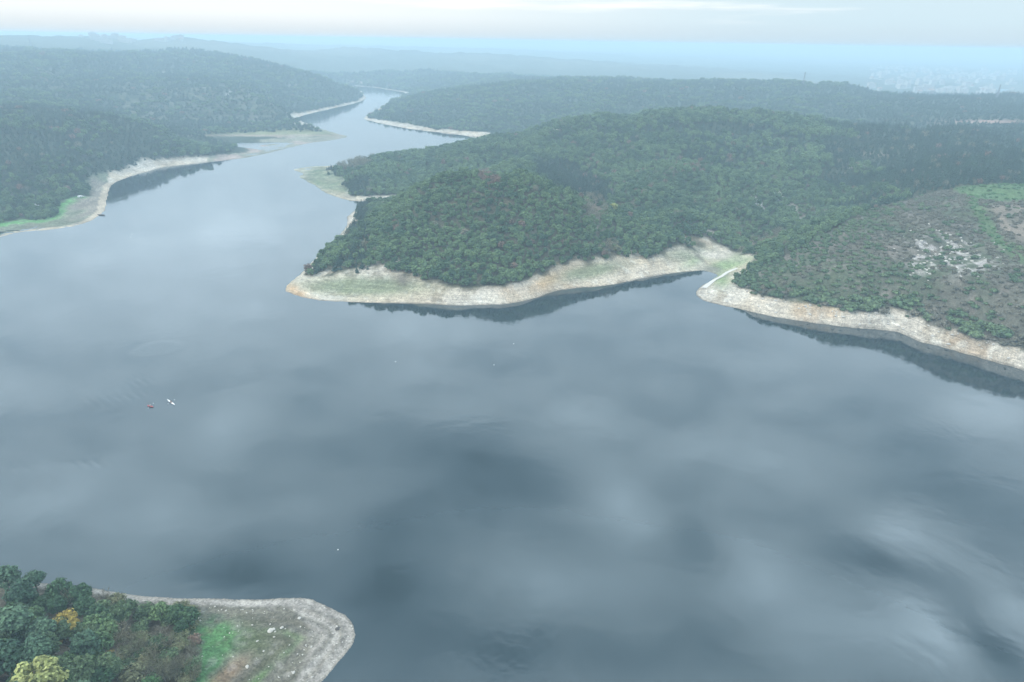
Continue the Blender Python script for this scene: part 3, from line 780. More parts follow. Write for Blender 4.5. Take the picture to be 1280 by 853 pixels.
def crown(mb, rs, kind, R, H, leaf, nleaf, core=0.86, mat=0, up=-0.35, tri=False):
    cl = clump_points(rs, kind, R, H)
    for (c, r) in cl:
        c = np.array(c)
        if core:
            d = ICO0 * (0.85 + 0.3 * rs.rand(12, 1)); mb.add(c + d * r * core * np.array([1, 1, 0.85]), ICO0F, mat)
        for _ in range(nleaf):
            while True:
                n = rs.randn(3); n /= np.linalg.norm(n)
                if n[2] > up: break
            p = c + n * r * np.array([1, 1, 0.85]) * (0.78 + 0.42 * rs.rand())
            nn = n + rs.randn(3) * 0.4 + np.array([0, 0, 0.55]); nn /= np.linalg.norm(nn)
            a = np.cross(nn, rs.randn(3)); a /= np.linalg.norm(a); b_ = np.cross(nn, a); s = leaf * (0.6 + 0.8 * rs.rand())
            if tri: mb.add([p + a * s, p - a * s * 0.6 + b_ * s * 0.8, p - a * s * 0.6 - b_ * s * 0.8], [(0, 1, 2)], mat)
            else: mb.add([p + a * s, p + b_ * s * 0.7 + nn * s * 0.15, p - a * s, p - b_ * s * 0.7 + nn * s * 0.1], [(0, 1, 2, 3)], mat)
    return cl


def twigs(mb, rs, R, H, n, mat=0, rad=0.02):
    """a leafless crown of fine forked branches"""
    for i in range(n):
        a = rs.rand() * 6.28; z0 = H * (0.12 + 0.35 * rs.rand()); q_ = R * (0.4 + 0.6 * rs.rand()); z1 = min(H, z0 + H * (0.25 + 0.5 * rs.rand()))
        p0 = np.array((0, 0, z0)); p2 = np.array((q_ * math.cos(a), q_ * math.sin(a), z1)); p1 = (p0 + p2) / 2 + rs.randn(3) * 0.08 * R
        mb.tube([p0, p1, p2], [rad * 2.2, rad * 1.4, rad * 0.6], 3, mat)
        for j in range(5):
            t = 0.35 + 0.65 * rs.rand(); b0 = p1 * (1 - t) + p2 * t; d = (p2 - p0) / np.linalg.norm(p2 - p0) + rs.randn(3) * 0.6; e = b0 + d * R * (0.2 + 0.25 * rs.rand())
            s = rad * 1.2; sd_ = np.cross(d, rs.randn(3)); sd_ /= np.linalg.norm(sd_)
            mb.add([b0 - sd_ * s, b0 + sd_ * s, e], [(0, 1, 2)], mat)
            for k in range(2):
                e2 = b0 * 0.4 + e * 0.6 + rs.randn(3) * 0.14 * R; mb.add([b0 * 0.6 + e * 0.4 - sd_ * s * .7, b0 * 0.6 + e * 0.4 + sd_ * s * .7, e2], [(0, 1, 2)], mat)


# --- small trees of the far slopes: one mesh each (unit: about 4 m across)
PROTO = {}


def proto(key, kind, R, H, mats, nleaf, leaf, seeds, trunk=True, core=0.86):
    L_ = []
    for sd in seeds:
        rs = np.random.RandomState(sd); mb = MB()
        if trunk: mb.tube([(0, 0, -0.6), (0.05, 0, H * 0.3), (0, 0.05, H * 0.62)], [0.13, 0.10, 0.05], 5, 1)
        crown(mb, rs, kind, R, H, leaf, nleaf, core, 0, tri=True)
        o = mb.obj(key, mats, link=False); L_.append(o.data)
    PROTO[key] = L_


proto('broadleaf_tree', 'round', 2.25, 4.6, [M_EVER, M_BARK], 10, 0.40, (1, 2, 3))
proto('conifer_tree', 'cone', 1.7, 6.4, [M_CONI, M_BARK], 7, 0.36, (4, 5))
proto('russet_tree', 'round', 2.3, 4.3, [M_RUST, M_BARK], 14, 0.30, (6,), core=0.6)
proto('bare_tree', 'round', 2.3, 4.6, [M_GREY, M_PALEBARK], 16, 0.26, (7,), core=0.0)
proto('green_bush', 'low', 1.5, 1.9, [M_BUSH, M_BARK], 14, 0.30, (8, 9), trunk=False)
proto('dry_bush', 'low', 1.25, 1.3, [M_SCRUB, M_BARK], 14, 0.26, (10, 11), trunk=False, core=0.75)
proto('hedge_bush', 'low', 1.3, 1.6, [M_GRASS, M_BARK], 12, 0.28, (12,), trunk=False)
KINDS = [(k, i) for k in PROTO for i in range(len(PROTO[k]))]

# scatter positions: spacing grows with distance as single plants stop telling apart
def scatter(rmin, rmax, sp_near, sp_rel, n_max):
    pts = []
    r = rmin
    while r < rmax:
        s = max(sp_near, sp_rel * r)
        n = int((T1 - T0 - 0.08) * r / s)
        th = T0 + 0.04 + (np.arange(n) + 0.5 + (RS.rand(n) - 0.5) * 0.95) * s / r
        q_ = r + (RS.rand(n) - 0.5) * s * 0.95
        pts.append(np.stack([q_ * np.sin(th), q_ * np.cos(th), np.full(n, s)], 1)); r += s * 0.92
    return np.concatenate(pts)


def classify(P):
    x, y = P[:, 0], P[:, 1]
    h = samp(GH, x, y); sd = samp(GSD, x, y); bw = samp(GBW, x, y)
    X, Y = proj(np.stack([x, y, h], 1))
    return h, sd, bw, X, Y


def inp(X, Y, poly):
    ins = np.zeros(len(X), bool); n = len(poly)
    for i in range(n):
        (ax, ay), (bx, by) = poly[i], poly[(i + 1) % n]
        if ay != by: ins ^= ((ay > Y) != (by > Y)) & (X < (bx - ax) * (Y - ay) / (by - ay) + ax)
    return ins


def sp2(X, Y, cx, cy, sx, sy, ang=0.0):
    c, s = math.cos(math.radians(ang)), math.sin(math.radians(ang)); dx, dy = X - cx, Y - cy
    return np.exp(-(((dx * c + dy * s) / sx) ** 2 + ((-dx * s + dy * c) / sy) ** 2))


P = scatter(230, 2300, 2.9, 0.0056, 10 ** 6)
h, sd, bw, X, Y = classify(P)
r = np.hypot(P[:, 0], P[:, 1])
nA = fbm(P[:, 0], P[:, 1], 40, 3, 2); nB = fbm(P[:, 0], P[:, 1], 9, 3, 3); rn = RS.rand(len(P))
ok = (sd > bw * (0.92 + 0.35 * (nB - 0.5))) & (sd > 3) & (X > -260) & (X < 1560)
inscrub = inp(X, Y, SCRUB) & (r < 560)
mudf = (X > 262) & (X < 440) & (Y > 163) & (Y < 205) & (r > 600) & (r < 1100)
ok &= ~(inp(X, Y, [(250, 168.5), (300, 166.5), (440, 164), (440, 205), (300, 199), (266, 203), (286, 191), (297, 184.5), (285, 179), (262, 173)]) & (r > 600) & (r < 1150))
# clearings
for (cx, cy, sx, sy, a) in [(747, 262, 8, 7, 50), (948, 254, 2.5, 12, -35), (1000, 276, 5, 3, 0), (990, 262, 3, 8, -60), (975, 245, 2.5, 8, -40), (887, 290, 7, 3, 20), (1240, 153, 50, 2.2, 0), (692, 163, 4, 1.2, 0), (286, 117, 5, 1, -45), (1080, 205, 6, 1.4, -10), ]:
    ok &= ~((sp2(X, Y, cx, cy, sx, sy, a) > 0.4) & (rn < 0.85))
ok &= ~((X > 150) & (X < 345) & (Y > 84) & (Y < 150) & (r > 850) & (r < 1350) & (np.sin(h / 3.0 * 2 * np.pi) > 0.6))
ok &= ~((r > 2350) & (fbm(P[:, 0], P[:, 1], 420, 4, 3) > 0.56))
ok &= ~((Y < 118) & (X > 1085) & (r > 1450))
kind = np.zeros(len(P), int)
kind[:] = RS.randint(0, 3, len(P))                                   # broadleaf
con = ((Y < 262) & (X > 1030) & (nA + 0.002 * (X - 1030) > 0.42) & ~inscrub) | ((X < 460) & (nA * 0.7 + rn * 0.3 > 0.40)) | ((sp2(X, Y, 715, 226, 75, 24, 22) + 0.7 * sp2(X, Y, 900, 165, 160, 20) > 0.35 + 0.5 * nB) & (Y < 258) & (X > 600)) | ((X > 640) & (Y < 215) & (nA > 0.6) & (rn < .6)) | ((r > 820) & (nA * 0.6 + rn * 0.4 > 0.42))
kind[con] = 3 + RS.randint(0, 2, con.sum())
rus = (rn > 0.9945) | (((sp2(X, Y, 612, 226, 16, 9, 20) + sp2(X, Y, 560, 120, 1, 1) + sp2(X, Y, 545, 120, 1, 1)) > 0.35) & (rn > 0.35)) | ((sp2(X, Y, 790, 215, 70, 40) > 0.5) & (rn > 0.96)) | ((sp2(X, Y, 860, 212, 26, 12) > .4) & (rn > .8))
kind[rus & ok] = 5
bare = ((rn > 0.978) & (rn < 0.99) & (r < 800)) | ((sp2(X, Y, 744, 262, 16, 18) > 0.35) & (rn < 0.6)) | ((sp2(X, Y, 760, 312, 12, 14) > 0.4) & (rn < 0.5)) | ((sp2(X, Y, 440, 205, 26, 8) > 0.35) & (rn < 0.7)) | ((sp2(X, Y, 960, 300, 26, 8, -20) > 0.4) & (rn < 0.7)) | ((sp2(X, Y, 1130, 230, 60, 8) > .5) & (rn < .04))
kind[bare & ok] = 6
gp = np.clip(1.3 * sp2(X, Y, 1075, 360, 80, 30) + 1.2 * sp2(X, Y, 960, 335, 60, 14, -25) + 0.8 * sp2(X, Y, 1040, 292, 70, 18, -20) + 0.5 * sp2(X, Y, 1230, 390, 60, 30), 0, 1)
bush = inscrub & (nB * 0.6 + rn * 0.4 < 0.30 + 0.55 * gp)
kind[inscrub] = 9 + RS.randint(0, 2, inscrub.sum())
kind[bush] = 7 + RS.randint(0, 2, bush.sum())
rocky = (sp2(X, Y, 1190, 315, 52, 22, 10) + sp2(X, Y, 1150, 332, 15, 14)) > 0.45
ok &= ~(inscrub & rocky & (rn > 0.30)); ok &= ~(inscrub & ~bush & (rn > 0.93))
infield = inp(X, Y, FIELD) & (r < 600)
rows = np.sin((Y - 0.06 * X) * 1.5) > -0.1
kind[infield & inscrub] = 11; ok &= ~(infield & inscrub & ~rows)
hl_ = (sp2(X, Y, 1222, 264, 22, 6, 62) + sp2(X, Y, 1252, 303, 32, 3.2, 48) + sp2(X, Y, 1238, 285, 20, 3, 60) + sp2(X, Y, 1240, 300, 26, 2.5, 52)) > 0.5
kind[hl_ & inscrub] = 11
pal = (sp2(X, Y, 1262, 262, 22, 6) + sp2(X, Y, 1278, 290, 12, 14)) > 0.5
ok &= ~(pal & inscrub & (rn > 0.25))
scale = P[:, 2] / 2.9 * (0.58 + 0.8 * RS.rand(len(P)) ** 1.4) * np.where(kind >= 7, 0.95, 0.82) * np.where((kind == 11), 0.85, 1.0)
scale *= np.where((sd < bw + 7) & (sd > bw * 0.97), np.where(kind < 7, 1.12, 1.9), 1.0)
scale *= np.where((r > 900), 0.92, 1.0) * np.where((kind == 3) | (kind == 4), np.where(r > 620, 0.68, 0.9), 1.0)
sel = np.nonzero(ok)[0]
print("plants", len(sel))
pz = h - 0.1

GN_CACHE = {}


def forest_group():
    ng = bpy.data.node_groups.new("plant_scatter", 'GeometryNodeTree')
    ng.interface.new_socket("Geometry", in_out='INPUT', socket_type='NodeSocketGeometry')
    ng.interface.new_socket("Geometry", in_out='OUTPUT', socket_type='NodeSocketGeometry')
    gi = ng.nodes.new('NodeGroupInput'); go = ng.nodes.new('NodeGroupOutput')
    jn = ng.nodes.new('GeometryNodeJoinGeometry')
    def attr(nm, ty):
        a = ng.nodes.new('GeometryNodeInputNamedAttribute'); a.data_type = ty; a.inputs[0].default_value = nm
        return [o for o in a.outputs if o.enabled and o.name == 'Attribute'][0]
    ka = attr('plant_kind', 'INT'); sa = attr('plant_scale', 'FLOAT_VECTOR'); ra = attr('plant_turn', 'FLOAT')
    cx = ng.nodes.new('ShaderNodeCombineXYZ'); ng.links.new(ra, cx.inputs[2])
    for i, (k, j) in enumerate(KINDS):
        ob = bpy.data.objects.new("leafy_" + k, PROTO[k][j])
        oi = ng.nodes.new('GeometryNodeObjectInfo'); oi.transform_space = 'ORIGINAL'; oi.inputs['Object'].default_value = ob; oi.inputs['As Instance'].default_value = False
        gti = ng.nodes.new('GeometryNodeGeometryToInstance'); ng.links.new(oi.outputs['Geometry'], gti.inputs[0])
        cm = ng.nodes.new('FunctionNodeCompare'); cm.data_type = 'INT'; cm.operation = 'EQUAL'
        ci = [s for s in cm.inputs if s.enabled]; ng.links.new(ka, ci[0]); ci[1].default_value = i
        ip = ng.nodes.new('GeometryNodeInstanceOnPoints')
        ng.links.new(gi.outputs[0], ip.inputs['Points']); ng.links.new(cm.outputs[0], ip.inputs['Selection']); ng.links.new(gti.outputs[0], ip.inputs['Instance'])
        ng.links.new(cx.outputs[0], ip.inputs['Rotation']); ng.links.new(sa, ip.inputs['Scale'])
        ng.links.new(ip.outputs[0], jn.inputs[0])
    ng.links.new(jn.outputs[0], go.inputs[0])
    return ng


FG = forest_group()


def scatter_obj(name, ids, label, cat):
    if len(ids) == 0: return
    me = bpy.data.meshes.new(name); me.vertices.add(len(ids))
    me.vertices.foreach_set('co', np.stack([P[ids, 0], P[ids, 1], pz[ids]], 1).astype(np.float32).ravel())
    a = me.attributes.new('plant_kind', 'INT', 'POINT'); a.data.foreach_set('value', kind[ids].astype(np.int32))
    a = me.attributes.new('plant_scale', 'FLOAT_VECTOR', 'POINT'); a.data.foreach_set('vector', np.stack([scale[ids], scale[ids], scale[ids] * np.where(r[ids] > 820, 0.58, np.where((kind[ids] == 3) | (kind[ids] == 4), np.where(X[ids] < 460, 0.72, 0.9), 1.0))], 1).astype(np.float32).ravel())
    a = me.attributes.new('plant_turn', 'FLOAT', 'POINT'); a.data.foreach_set('value', (RS.rand(len(ids)) * 6.28).astype(np.float32))
    o = bpy.data.objects.new(name, me); COL.objects.link(o)
    md = o.modifiers.new("plants", 'NODES'); md.node_group = FG
    tag(o, label, cat, kind='stuff')


# nearest ones in view become objects of their own
inframe = (X > 2) & (X < 1278) & (Y > 100) & (Y < 851)
taken = np.zeros(len(P), bool)


def individuals(ids, name, keys, label, cat, group, n=290):
    ids = ids[np.argsort(r[ids])][:n]
    for i in ids:
        k, j = KINDS[kind[i]]
        o = bpy.data.objects.new(name, PROTO[k][j]); COL.objects.link(o)
        o.location = (P[i, 0], P[i, 1], pz[i]); o.scale = (scale[i],) * 3; o.rotation_euler = (0, 0, RS.rand() * 6.28)
        tag(o, label, cat, group)
    taken[ids] = True


S_ = sel[inframe[sel]]
individuals(S_[(kind[S_] < 3) & ~inscrub[S_] & (X[S_] < 900)], 'broadleaf_tree', 0, "rounded dark green evergreen tree in the wood just above the pale bank of the headland", "tree", "evergreen trees fronting the headland wood")
individuals(S_[((kind[S_] == 7) | (kind[S_] == 8))], 'green_bush', 0, "rounded green bush on the scrub slope above the white rocky bank", "bush", "green bushes of the scrub slope")
individuals(S_[((kind[S_] == 9) | (kind[S_] == 10))], 'dry_bush', 0, "low grey brown dry bush on the scrub slope above the white rocky bank", "bush", "dry bushes of the scrub slope")
individuals(S_[((kind[S_] == 3) | (kind[S_] == 4)) & (X[S_] > 900)], 'conifer_tree', 0, "dark pointed conifer in the plantation behind the scrub slope", "conifer", "conifers behind the scrub slope")
individuals(S_[(kind[S_] == 5) & (r[S_] < 700)], 'russet_tree', 0, "small reddish brown tree standing out among the green wood of the headland", "tree", "russet trees of the headland wood", 120)
individuals(S_[(kind[S_] == 6) & (r[S_] < 800)], 'bare_tree', 0, "leafless pale grey tree among the green woods of the headland", "tree", "bare trees of the headland wood", 200)
rest = sel[~taken[sel]]
hd_ = (X[rest] > 356) & (Y[rest] > np.interp(X[rest], [300, 500, 720, 900, 1300, 1800], [190, 180, 130, 120, 140, 140])) & (r[rest] < 900)
scatter_obj("scrub", rest[inscrub[rest]], "mixed brown and green scrub covering the slope right of the inlet", "scrub")
scatter_obj("headland_forest", rest[hd_ & ~inscrub[rest]], "dense evergreen forest covering the central headland hills", "forest")
lf_ = ~hd_ & (X[rest] < 470) & ~inscrub[rest]
scatter_obj("left_bank_forest", rest[lf_], "hazy dark forest covering the hills along the left bank", "forest")
scatter_obj("far_forest", rest[~hd_ & ~lf_ & ~inscrub[rest]], "blue hazy forest on the ridge beyond the narrow channel", "forest")

# two yellow trees and other single trees that stand out on the headland
def lone(px, py, key, j, sc, mats, label, name):
    q_ = hit(px, py); me = PROTO[key][j].copy(); me.materials.clear()
    for m in mats: me.materials.append(m)
    o = bpy.data.objects.new(name, me); COL.objects.link(o); o.location = (q_[0], q_[1], q_[2] + 0.4); o.scale = (sc, sc, sc); tag(o, label, "tree")


lone(767, 266, 'broadleaf_tree', 0, 1.35, [M_LIME, M_BARK], "pale yellow tree in the middle of the headland wood beside a brown clearing", "yellow_tree")
lone(771, 318, 'broadleaf_tree', 1, 1.15, [M_OLIVE, M_BARK], "olive brown tree at the wood edge above the pale bank", "olive_tree")
lone(652, 287, 'broadleaf_tree', 2, 1.1, [M_RUST, M_BARK], "round dusky red tree alone in the green wood on the near slope of the headland", "red_tree")
lone(643, 339, 'broadleaf_tree', 0, 1.0, [M_RUST, M_BARK], "low orange brown tree at the lower wood edge over the ochre bank", "orange_tree")
lone(581, 298, 'broadleaf_tree', 1, 1.2, [M_GREY, M_BARK], "grey brown dead crown in the wood on the near slope of the headland", "dead_tree")
lone(787, 274, 'broadleaf_tree', 2, 1.0, [M_RUST, M_BARK], "small rusty tree just below and right of the pale yellow tree", "rusty_tree")
lone(466, 201, 'bare_tree', 0, 1.6, [M_GREY, M_PALEBARK], "tall bare grey tree standing above the shoreline wood of the second point", "grey_tree")

# ------------------------------------------------------------------ near point: single trees with trunk and crown
BUILT = {}


def near_tree(kind_, R, H, mat, leaf, nleaf, seed, bark=None, ground=None, crown_name='crown'):
    """template (crown mesh, trunk mesh)"""
    rs = np.random.RandomState(seed); mb = MB(); bark = bark or M_BARK
    tb = MB(); lean = rs.randn(2) * 0.04 * H
    if kind_ == 'twig':
        tb.tube([(0, 0, -0.5), (lean[0] * .3, lean[1] * .3, H * 0.3), (lean[0], lean[1], H * 0.6)], [0.05 * R + .04, 0.03 * R + .03, 0.015 * R + .01], 6)
        twigs(mb, rs, R, H, 34, 0, 0.028)
        crown(mb, rs, 'round', R * 0.95, H, leaf * 0.55, nleaf // 2, 0, 0, tri=True)
    else:
        cl = crown(mb, rs, kind_, R, H, leaf, nleaf, 0.68)
        tb.tube([(0, 0, -0.5), (lean[0] * .3, lean[1] * .3, H * 0.28), (lean[0] * .6, lean[1] * .6, H * 0.55), (0, 0, H * 0.8)], [0.075 * R + .03, 0.06 * R + .02, 0.04 * R + .02, 0.02 * R], 7)
        for (c, rad) in cl[::2]:
            c = np.array(c); z0 = H * (0.2 + 0.3 * rs.rand()); tb.tube([(lean[0] * .4, lean[1] * .4, z0), tuple(c * np.array([.5, .5, 1]) * 0.6 + np.array([0, 0, z0]) * 0.4), tuple(c)], [0.03 * R, 0.02 * R, 0.01 * R], 4)
    return (mesh_obj('crown', mb.v, mb.f, mat, link=False).data, mesh_obj('trunk', tb.v, tb.f, bark, link=False).data)


TPL = {
    'pine': [near_tree('umbrella', 3.6, 9.0, M_PINE, 0.36, 64, 21), near_tree('umbrella', 3.6, 8.4, M_PINE, 0.36, 64, 22), near_tree('full', 3.6, 9.0, M_PINE, 0.34, 44, 23)],
    'oak': [near_tree('full', 3.0, 6.0, M_EVER, 0.30, 40, 24), near_tree('full', 3.0, 5.6, M_EVER, 0.30, 40, 25), near_tree('full', 3.0, 6.4, M_BUSH, 0.30, 40, 26)],
    'yellow': [near_tree('full', 2.8, 6.5, M_YELL, 0.24, 34, 27, M_PALEBARK), near_tree('low', 2.0, 4.0, M_YELL, 0.2, 60, 28, M_PALEBARK)],
    'lime': [near_tree('full', 4.2, 8.0, M_LIME, 0.34, 56, 29)],
    'bare': [near_tree('twig', 2.4, 4.6, M_GREY, 0.3, 26, 30, M_PALEBARK), near_tree('twig', 2.4, 4.2, M_SCRUB, 0.3, 34, 31, M_BARK), near_tree('twig', 2.6, 5.2, M_GREY, 0.3, 20, 32, M_PALEBARK)],
    'bush': [near_tree('low', 2.2, 3.0, M_BUSH, 0.24, 60, 33), near_tree('low', 2.2, 2.6, M_OLIVE, 0.24, 60, 34), near_tree('low', 2.2, 2.4, M_RUST, 0.2, 60, 35), near_tree('low', 2.0, 2.2, M_GRASS, 0.22, 50, 36)],
}
NAME = {'pine': ('pine_tree', 'pine'), 'oak': ('evergreen_tree', 'tree'), 'yellow': ('yellow_tree', 'tree'), 'lime': ('lime_green_tree', 'tree'), 'bare': ('bare_shrub', 'shrub'), 'bush': ('bush', 'bush')}
placed = []


LAND = []
USED = set()


def by_landmark(desc, px, py):
    for (lx, ly, nm) in sorted(LAND, key=lambda q_: math.hypot(q_[0] - px, q_[1] - py)):
        dx, dy = px - lx, py - ly; a = math.degrees(math.atan2(-dy, dx)) % 360
        w = ["right of", "above and right of", "above", "above and left of", "left of", "below and left of", "below", "below and right of"][int(((a + 22.5) % 360) // 45)]
        d = math.hypot(dx, dy)
        if d > 75: break
        for near in (("just " if d < 22 else ""),):
            lab = f"{desc} {near}{w} the {nm}"
            if lab not in USED and len(lab.split()) <= 16:
                USED.add(lab); return lab
    return None


def near_plant(px, py, key, j, sc, label, group=None, desc=None):
    """px, py: middle of the crown in the photo; the foot is found on the ground below it"""
    H = {'pine': 8.8, 'oak': 6.0, 'yellow': 6.0, 'lime': 8, 'bare': 4.6, 'bush': 2.6}[key] * sc
    d = pix_dir(np.array(float(px)), np.array(float(py))); t = 1.0; q_ = None
    lo, hi = 60 / np.hypot(d[0], d[1]), 400 / np.hypot(d[0], d[1])
    for t in np.linspace(lo, hi, 1200):
        p = CAMP + d * t
        if p[2] <= max(float(samp(GH, p[:1], p[1:2])[0]), 0) + 0.58 * H: break
    x, y = p[0], p[1]
    if float(samp(GSD, np.array([x]), np.array([y]))[0]) < 1.0: return
    z = float(samp(GH, np.array([x]), np.array([y]))[0])
    o = empty(NAME[key][0], (x, y, z), random.random() * 6.28); o.scale = (sc,) * 3
    cm, tm = TPL[key][j]
    for nm, me in (('crown', cm), ('trunk', tm)):
        c = bpy.data.objects.new(nm, me); COL.objects.link(c); c.parent = o
    if group and desc: label = by_landmark(desc, px, py) or label
    tag(o, label, NAME[key][1], group); placed.append((px, py))


LAND += [(82, 780, "bright yellow autumn tree"), (133, 813, "small golden bush"), (106, 807, "round teal pine"), (46, 848, "lime green tree"), (26, 743, "bluish pine near the water"), (14, 780, "large pine at the frame edge"),
         (236, 770, "last evergreen of the shore row"), (180, 763, "bright green shrub in the back row"), (241, 799, "reddish bush at the grass"), (225, 803, "round pale green bush"), (88, 750, "straw coloured shrub"), (185, 850, "fresh green bush at the bottom"), (100, 838, "dark tree at the bottom"), (145, 838, "small pale leaved bush")]
near_plant(10, 722, 'pine', 2, 0.85, "dark pine with its top against the water at the left frame edge")
near_plant(43, 727, 'pine', 0, 0.68, "small round dark pine against the water, right of the one at the frame edge")
near_plant(26, 743, 'pine', 1, 0.85, "bluish green pine just below the two dark pines at the water")
near_plant(73, 737, 'oak', 0, 1.0, "olive green tree at the shore between the round pine and a dark tree")
near_plant(100, 741, 'oak', 1, 0.95, "dark tree at the right end of the shore row beside the bare bank")
near_plant(88, 750, 'bare', 0, 0.9, "pale straw coloured bare shrub above the yellow tree")
near_plant(82, 780, 'yellow', 0, 1.05, "bright yellow autumn tree among the green pines of the near point")
near_plant(70, 795, 'yellow', 1, 0.6, "small yellow tree on the lower left edge of the bright yellow one")
near_plant(133, 813, 'yellow', 1, 0.72, "small golden yellow bush right of the round teal pine")
near_plant(106, 807, 'pine', 2, 0.85, "round teal green pine right below the bright yellow tree")
near_plant(53, 790, 'pine', 0, 0.75, "pale green pine left of the bright yellow tree")
near_plant(14, 780, 'pine', 1, 1.05, "large blue green pine at the left frame edge under the shore pines")
near_plant(45, 818, 'pine', 0, 0.9, "green pine above the lime green tree at the bottom edge")
near_plant(8, 822, 'pine', 2, 1.0, "dark pine in the bottom left corner beside the lime green tree")
near_plant(46, 850, 'lime', 0, 1.1, "large lime green tree cut by the bottom edge of the frame")
near_plant(100, 838, 'oak', 2, 1.0, "dark green tree at the bottom between the lime tree and the grey brush")
near_plant(120, 768, 'oak', 0, 0.85, "round green tree right of the bright yellow tree top")
near_plant(135, 787, 'oak', 1, 0.85, "dark tree between the bright yellow tree and the grey brush")
near_plant(150, 768, 'oak', 2, 0.8, "mid green tree in the middle of the back row near the shore")
near_plant(180, 763, 'bush', 0, 1.15, "bright green shrub in the middle of the row behind the bank")
near_plant(176, 781, 'bush', 0, 1.0, "round green bush below the bright green shrub of the back row")
near_plant(200, 764, 'oak', 0, 0.82, "dark evergreen near the right end of the grove by the bank")
near_plant(220, 766, 'oak', 1, 0.85, "dark evergreen second from the right end of the grove")
near_plant(236, 770, 'oak', 0, 0.78, "dark evergreen at the right end of the grove beside the bank")
near_plant(226, 783, 'oak', 1, 0.6, "small dark evergreen tucked below the right end of the grove")
near_plant(225, 803, 'bush', 1, 0.95, "round pale green bush beside the reddish bush at the grass edge")
near_plant(241, 799, 'bush', 2, 0.8, "reddish brown bush at the edge of the bright grass")
near_plant(145, 747, 'bush', 1, 0.9, "brownish bush at the shore end of the back row")
near_plant(130, 746, 'bare', 1, 0.7, "straw coloured bare shrub beside the stony shoreline")
near_plant(150, 790, 'bare', 0, 0.9, "pinkish grey bare shrub in the middle of the grove")
near_plant(165, 842, 'bush', 1, 1.2, "pale olive bush near the bottom edge right of the dark tree")
near_plant(185, 850, 'bush', 3, 1.1, "fresh green bush at the bottom edge below the grey brush")
near_plant(145, 838, 'bush', 1, 0.7, "small pale leaved bush left of the grey brush at the bottom")
rs = np.random.RandomState(5)
for i in range(70):                                                   # grey brush between the pines and the grass
    x = 140 + 105 * rs.rand(); y = 792 + 58 * rs.rand()
    if min(math.hypot(x - a, y - b) for a, b in placed) < 7: continue
    if rs.rand() < 0.38:
        near_plant(x, y, 'bush', 1, 0.55 + 0.4 * rs.rand(), "olive green bush in the brush between the pines and the bright grass", "olive bushes of the grey brush", "olive green bush"); continue
    near_plant(x, y, 'bare', rs.randint(0, 3), 0.45 + 0.35 * rs.rand(), "grey brown bare shrub in the brush between the pines and the bright grass", "bare shrubs of the grey brush", "grey brown bare shrub")
for i in range(60):                                                   # green undergrowth filling the grove
    x = -30 + 170 * rs.rand(); y = 750 + 110 * rs.rand()
    if min(math.hypot(x - a, y - b) for a, b in placed) < 9: continue
    near_plant(x, y, 'oak', rs.randint(0, 3), 0.6 + 0.35 * rs.rand(), "mid green tree filling the grove of pines at the bottom left", "green trees filling the near grove", "mid green tree")
for i in range(48):
    x = 112 + 130 * rs.rand(); y = 756 + 92 * rs.rand()
    if min(math.hypot(x - a, y - b) for a, b in placed) < 7: continue
    near_plant(x, y, 'bush', [0, 0, 1][rs.randint(0, 3)], 0.7 + 0.4 * rs.rand(), "green bush filling the right half of the near grove", "green bushes filling the near grove", "green bush")
for (x, y) in [(-60, 800), (-40, 760), (-90, 770), (-60, 850), (20, 880), (100, 880), (-20, 900), (180, 890), (240, 900), (60, 910)]:
    near_plant(x, y, 'pine', 0, 0.9, "pine at the outer rim of the near grove", "pines at the rim of the near grove")

# stones on the near point
def stone_mesh(seed, mat):
    rs_ = np.random.RandomState(seed); v = ICO1 * (0.75 + 0.5 * rs_.rand(len(ICO1), 1)) * np.array([1, 0.75, 0.5])
    return mesh_obj('stone', v, ICO1F, mat, link=False).data


ST = [stone_mesh(i, M_STONE) for i in range(4)]; DKLUMP = stone_mesh(9, M_DKLUMP)


def stone(px, py, size, me, label, group=None, name='stone', cat='stone'):
    q_ = hit(px, py); o = bpy.data.objects.new(name, me); COL.objects.link(o)
    o.location = (q_[0], q_[1], q_[2] + 0.12 * size); o.scale = (size,) * 3; o.rotation_euler = (0, 0, random.random() * 6.28); tag(o, label, cat, group)


for (x, y, s, lab) in [(338, 789, 0.75, "pair of pale stones lying close, in the middle of the stony point"), (341, 787, 0.5, None), (421.5, 784.5, 0.5, "white boulder touching a dark lump near the tip of the point"), (352, 785, 0.4, "single white stone right of the pale pair in the middle of the point"), (374, 773, 0.45, "white stone on the brown ground toward the tip of the point"), (367, 841, 0.4, "white stone beside the dark rut near the bottom edge"), (309, 834, 0.45, "white stone on the brown ground near the orange soil"), (244.5, 839, 0.5, "white stone in the grass beside the grey brush")]:
    stone(x, y, s, ST[int(x) % 4], lab or "smaller stone of the pale pair in the middle of the stony point")
stone(422.5, 786, 0.6, DKLUMP, "dark lump touching a white boulder near the tip of the point")  # plain dark lump set against the white boulder
rs = np.random.RandomState(8)
k = 0
while k < 150:
    x = 240 + 205 * rs.rand(); y = 748 + 105 * rs.rand(); q_ = hit(x, y); s_ = float(samp(GSD, q_[:1], q_[1:2])[0])
    if s_ < 0.3 or s_ > 32: continue
    if s_ > 9 and rs.rand() > 0.4: continue
    stone(x, y, 0.08 + 0.18 * rs.rand() ** 2, ST[rs.randint(0, 4)], "small pale stone scattered over the stony ground of the near point", "stones scattered on the near point"); k += 1

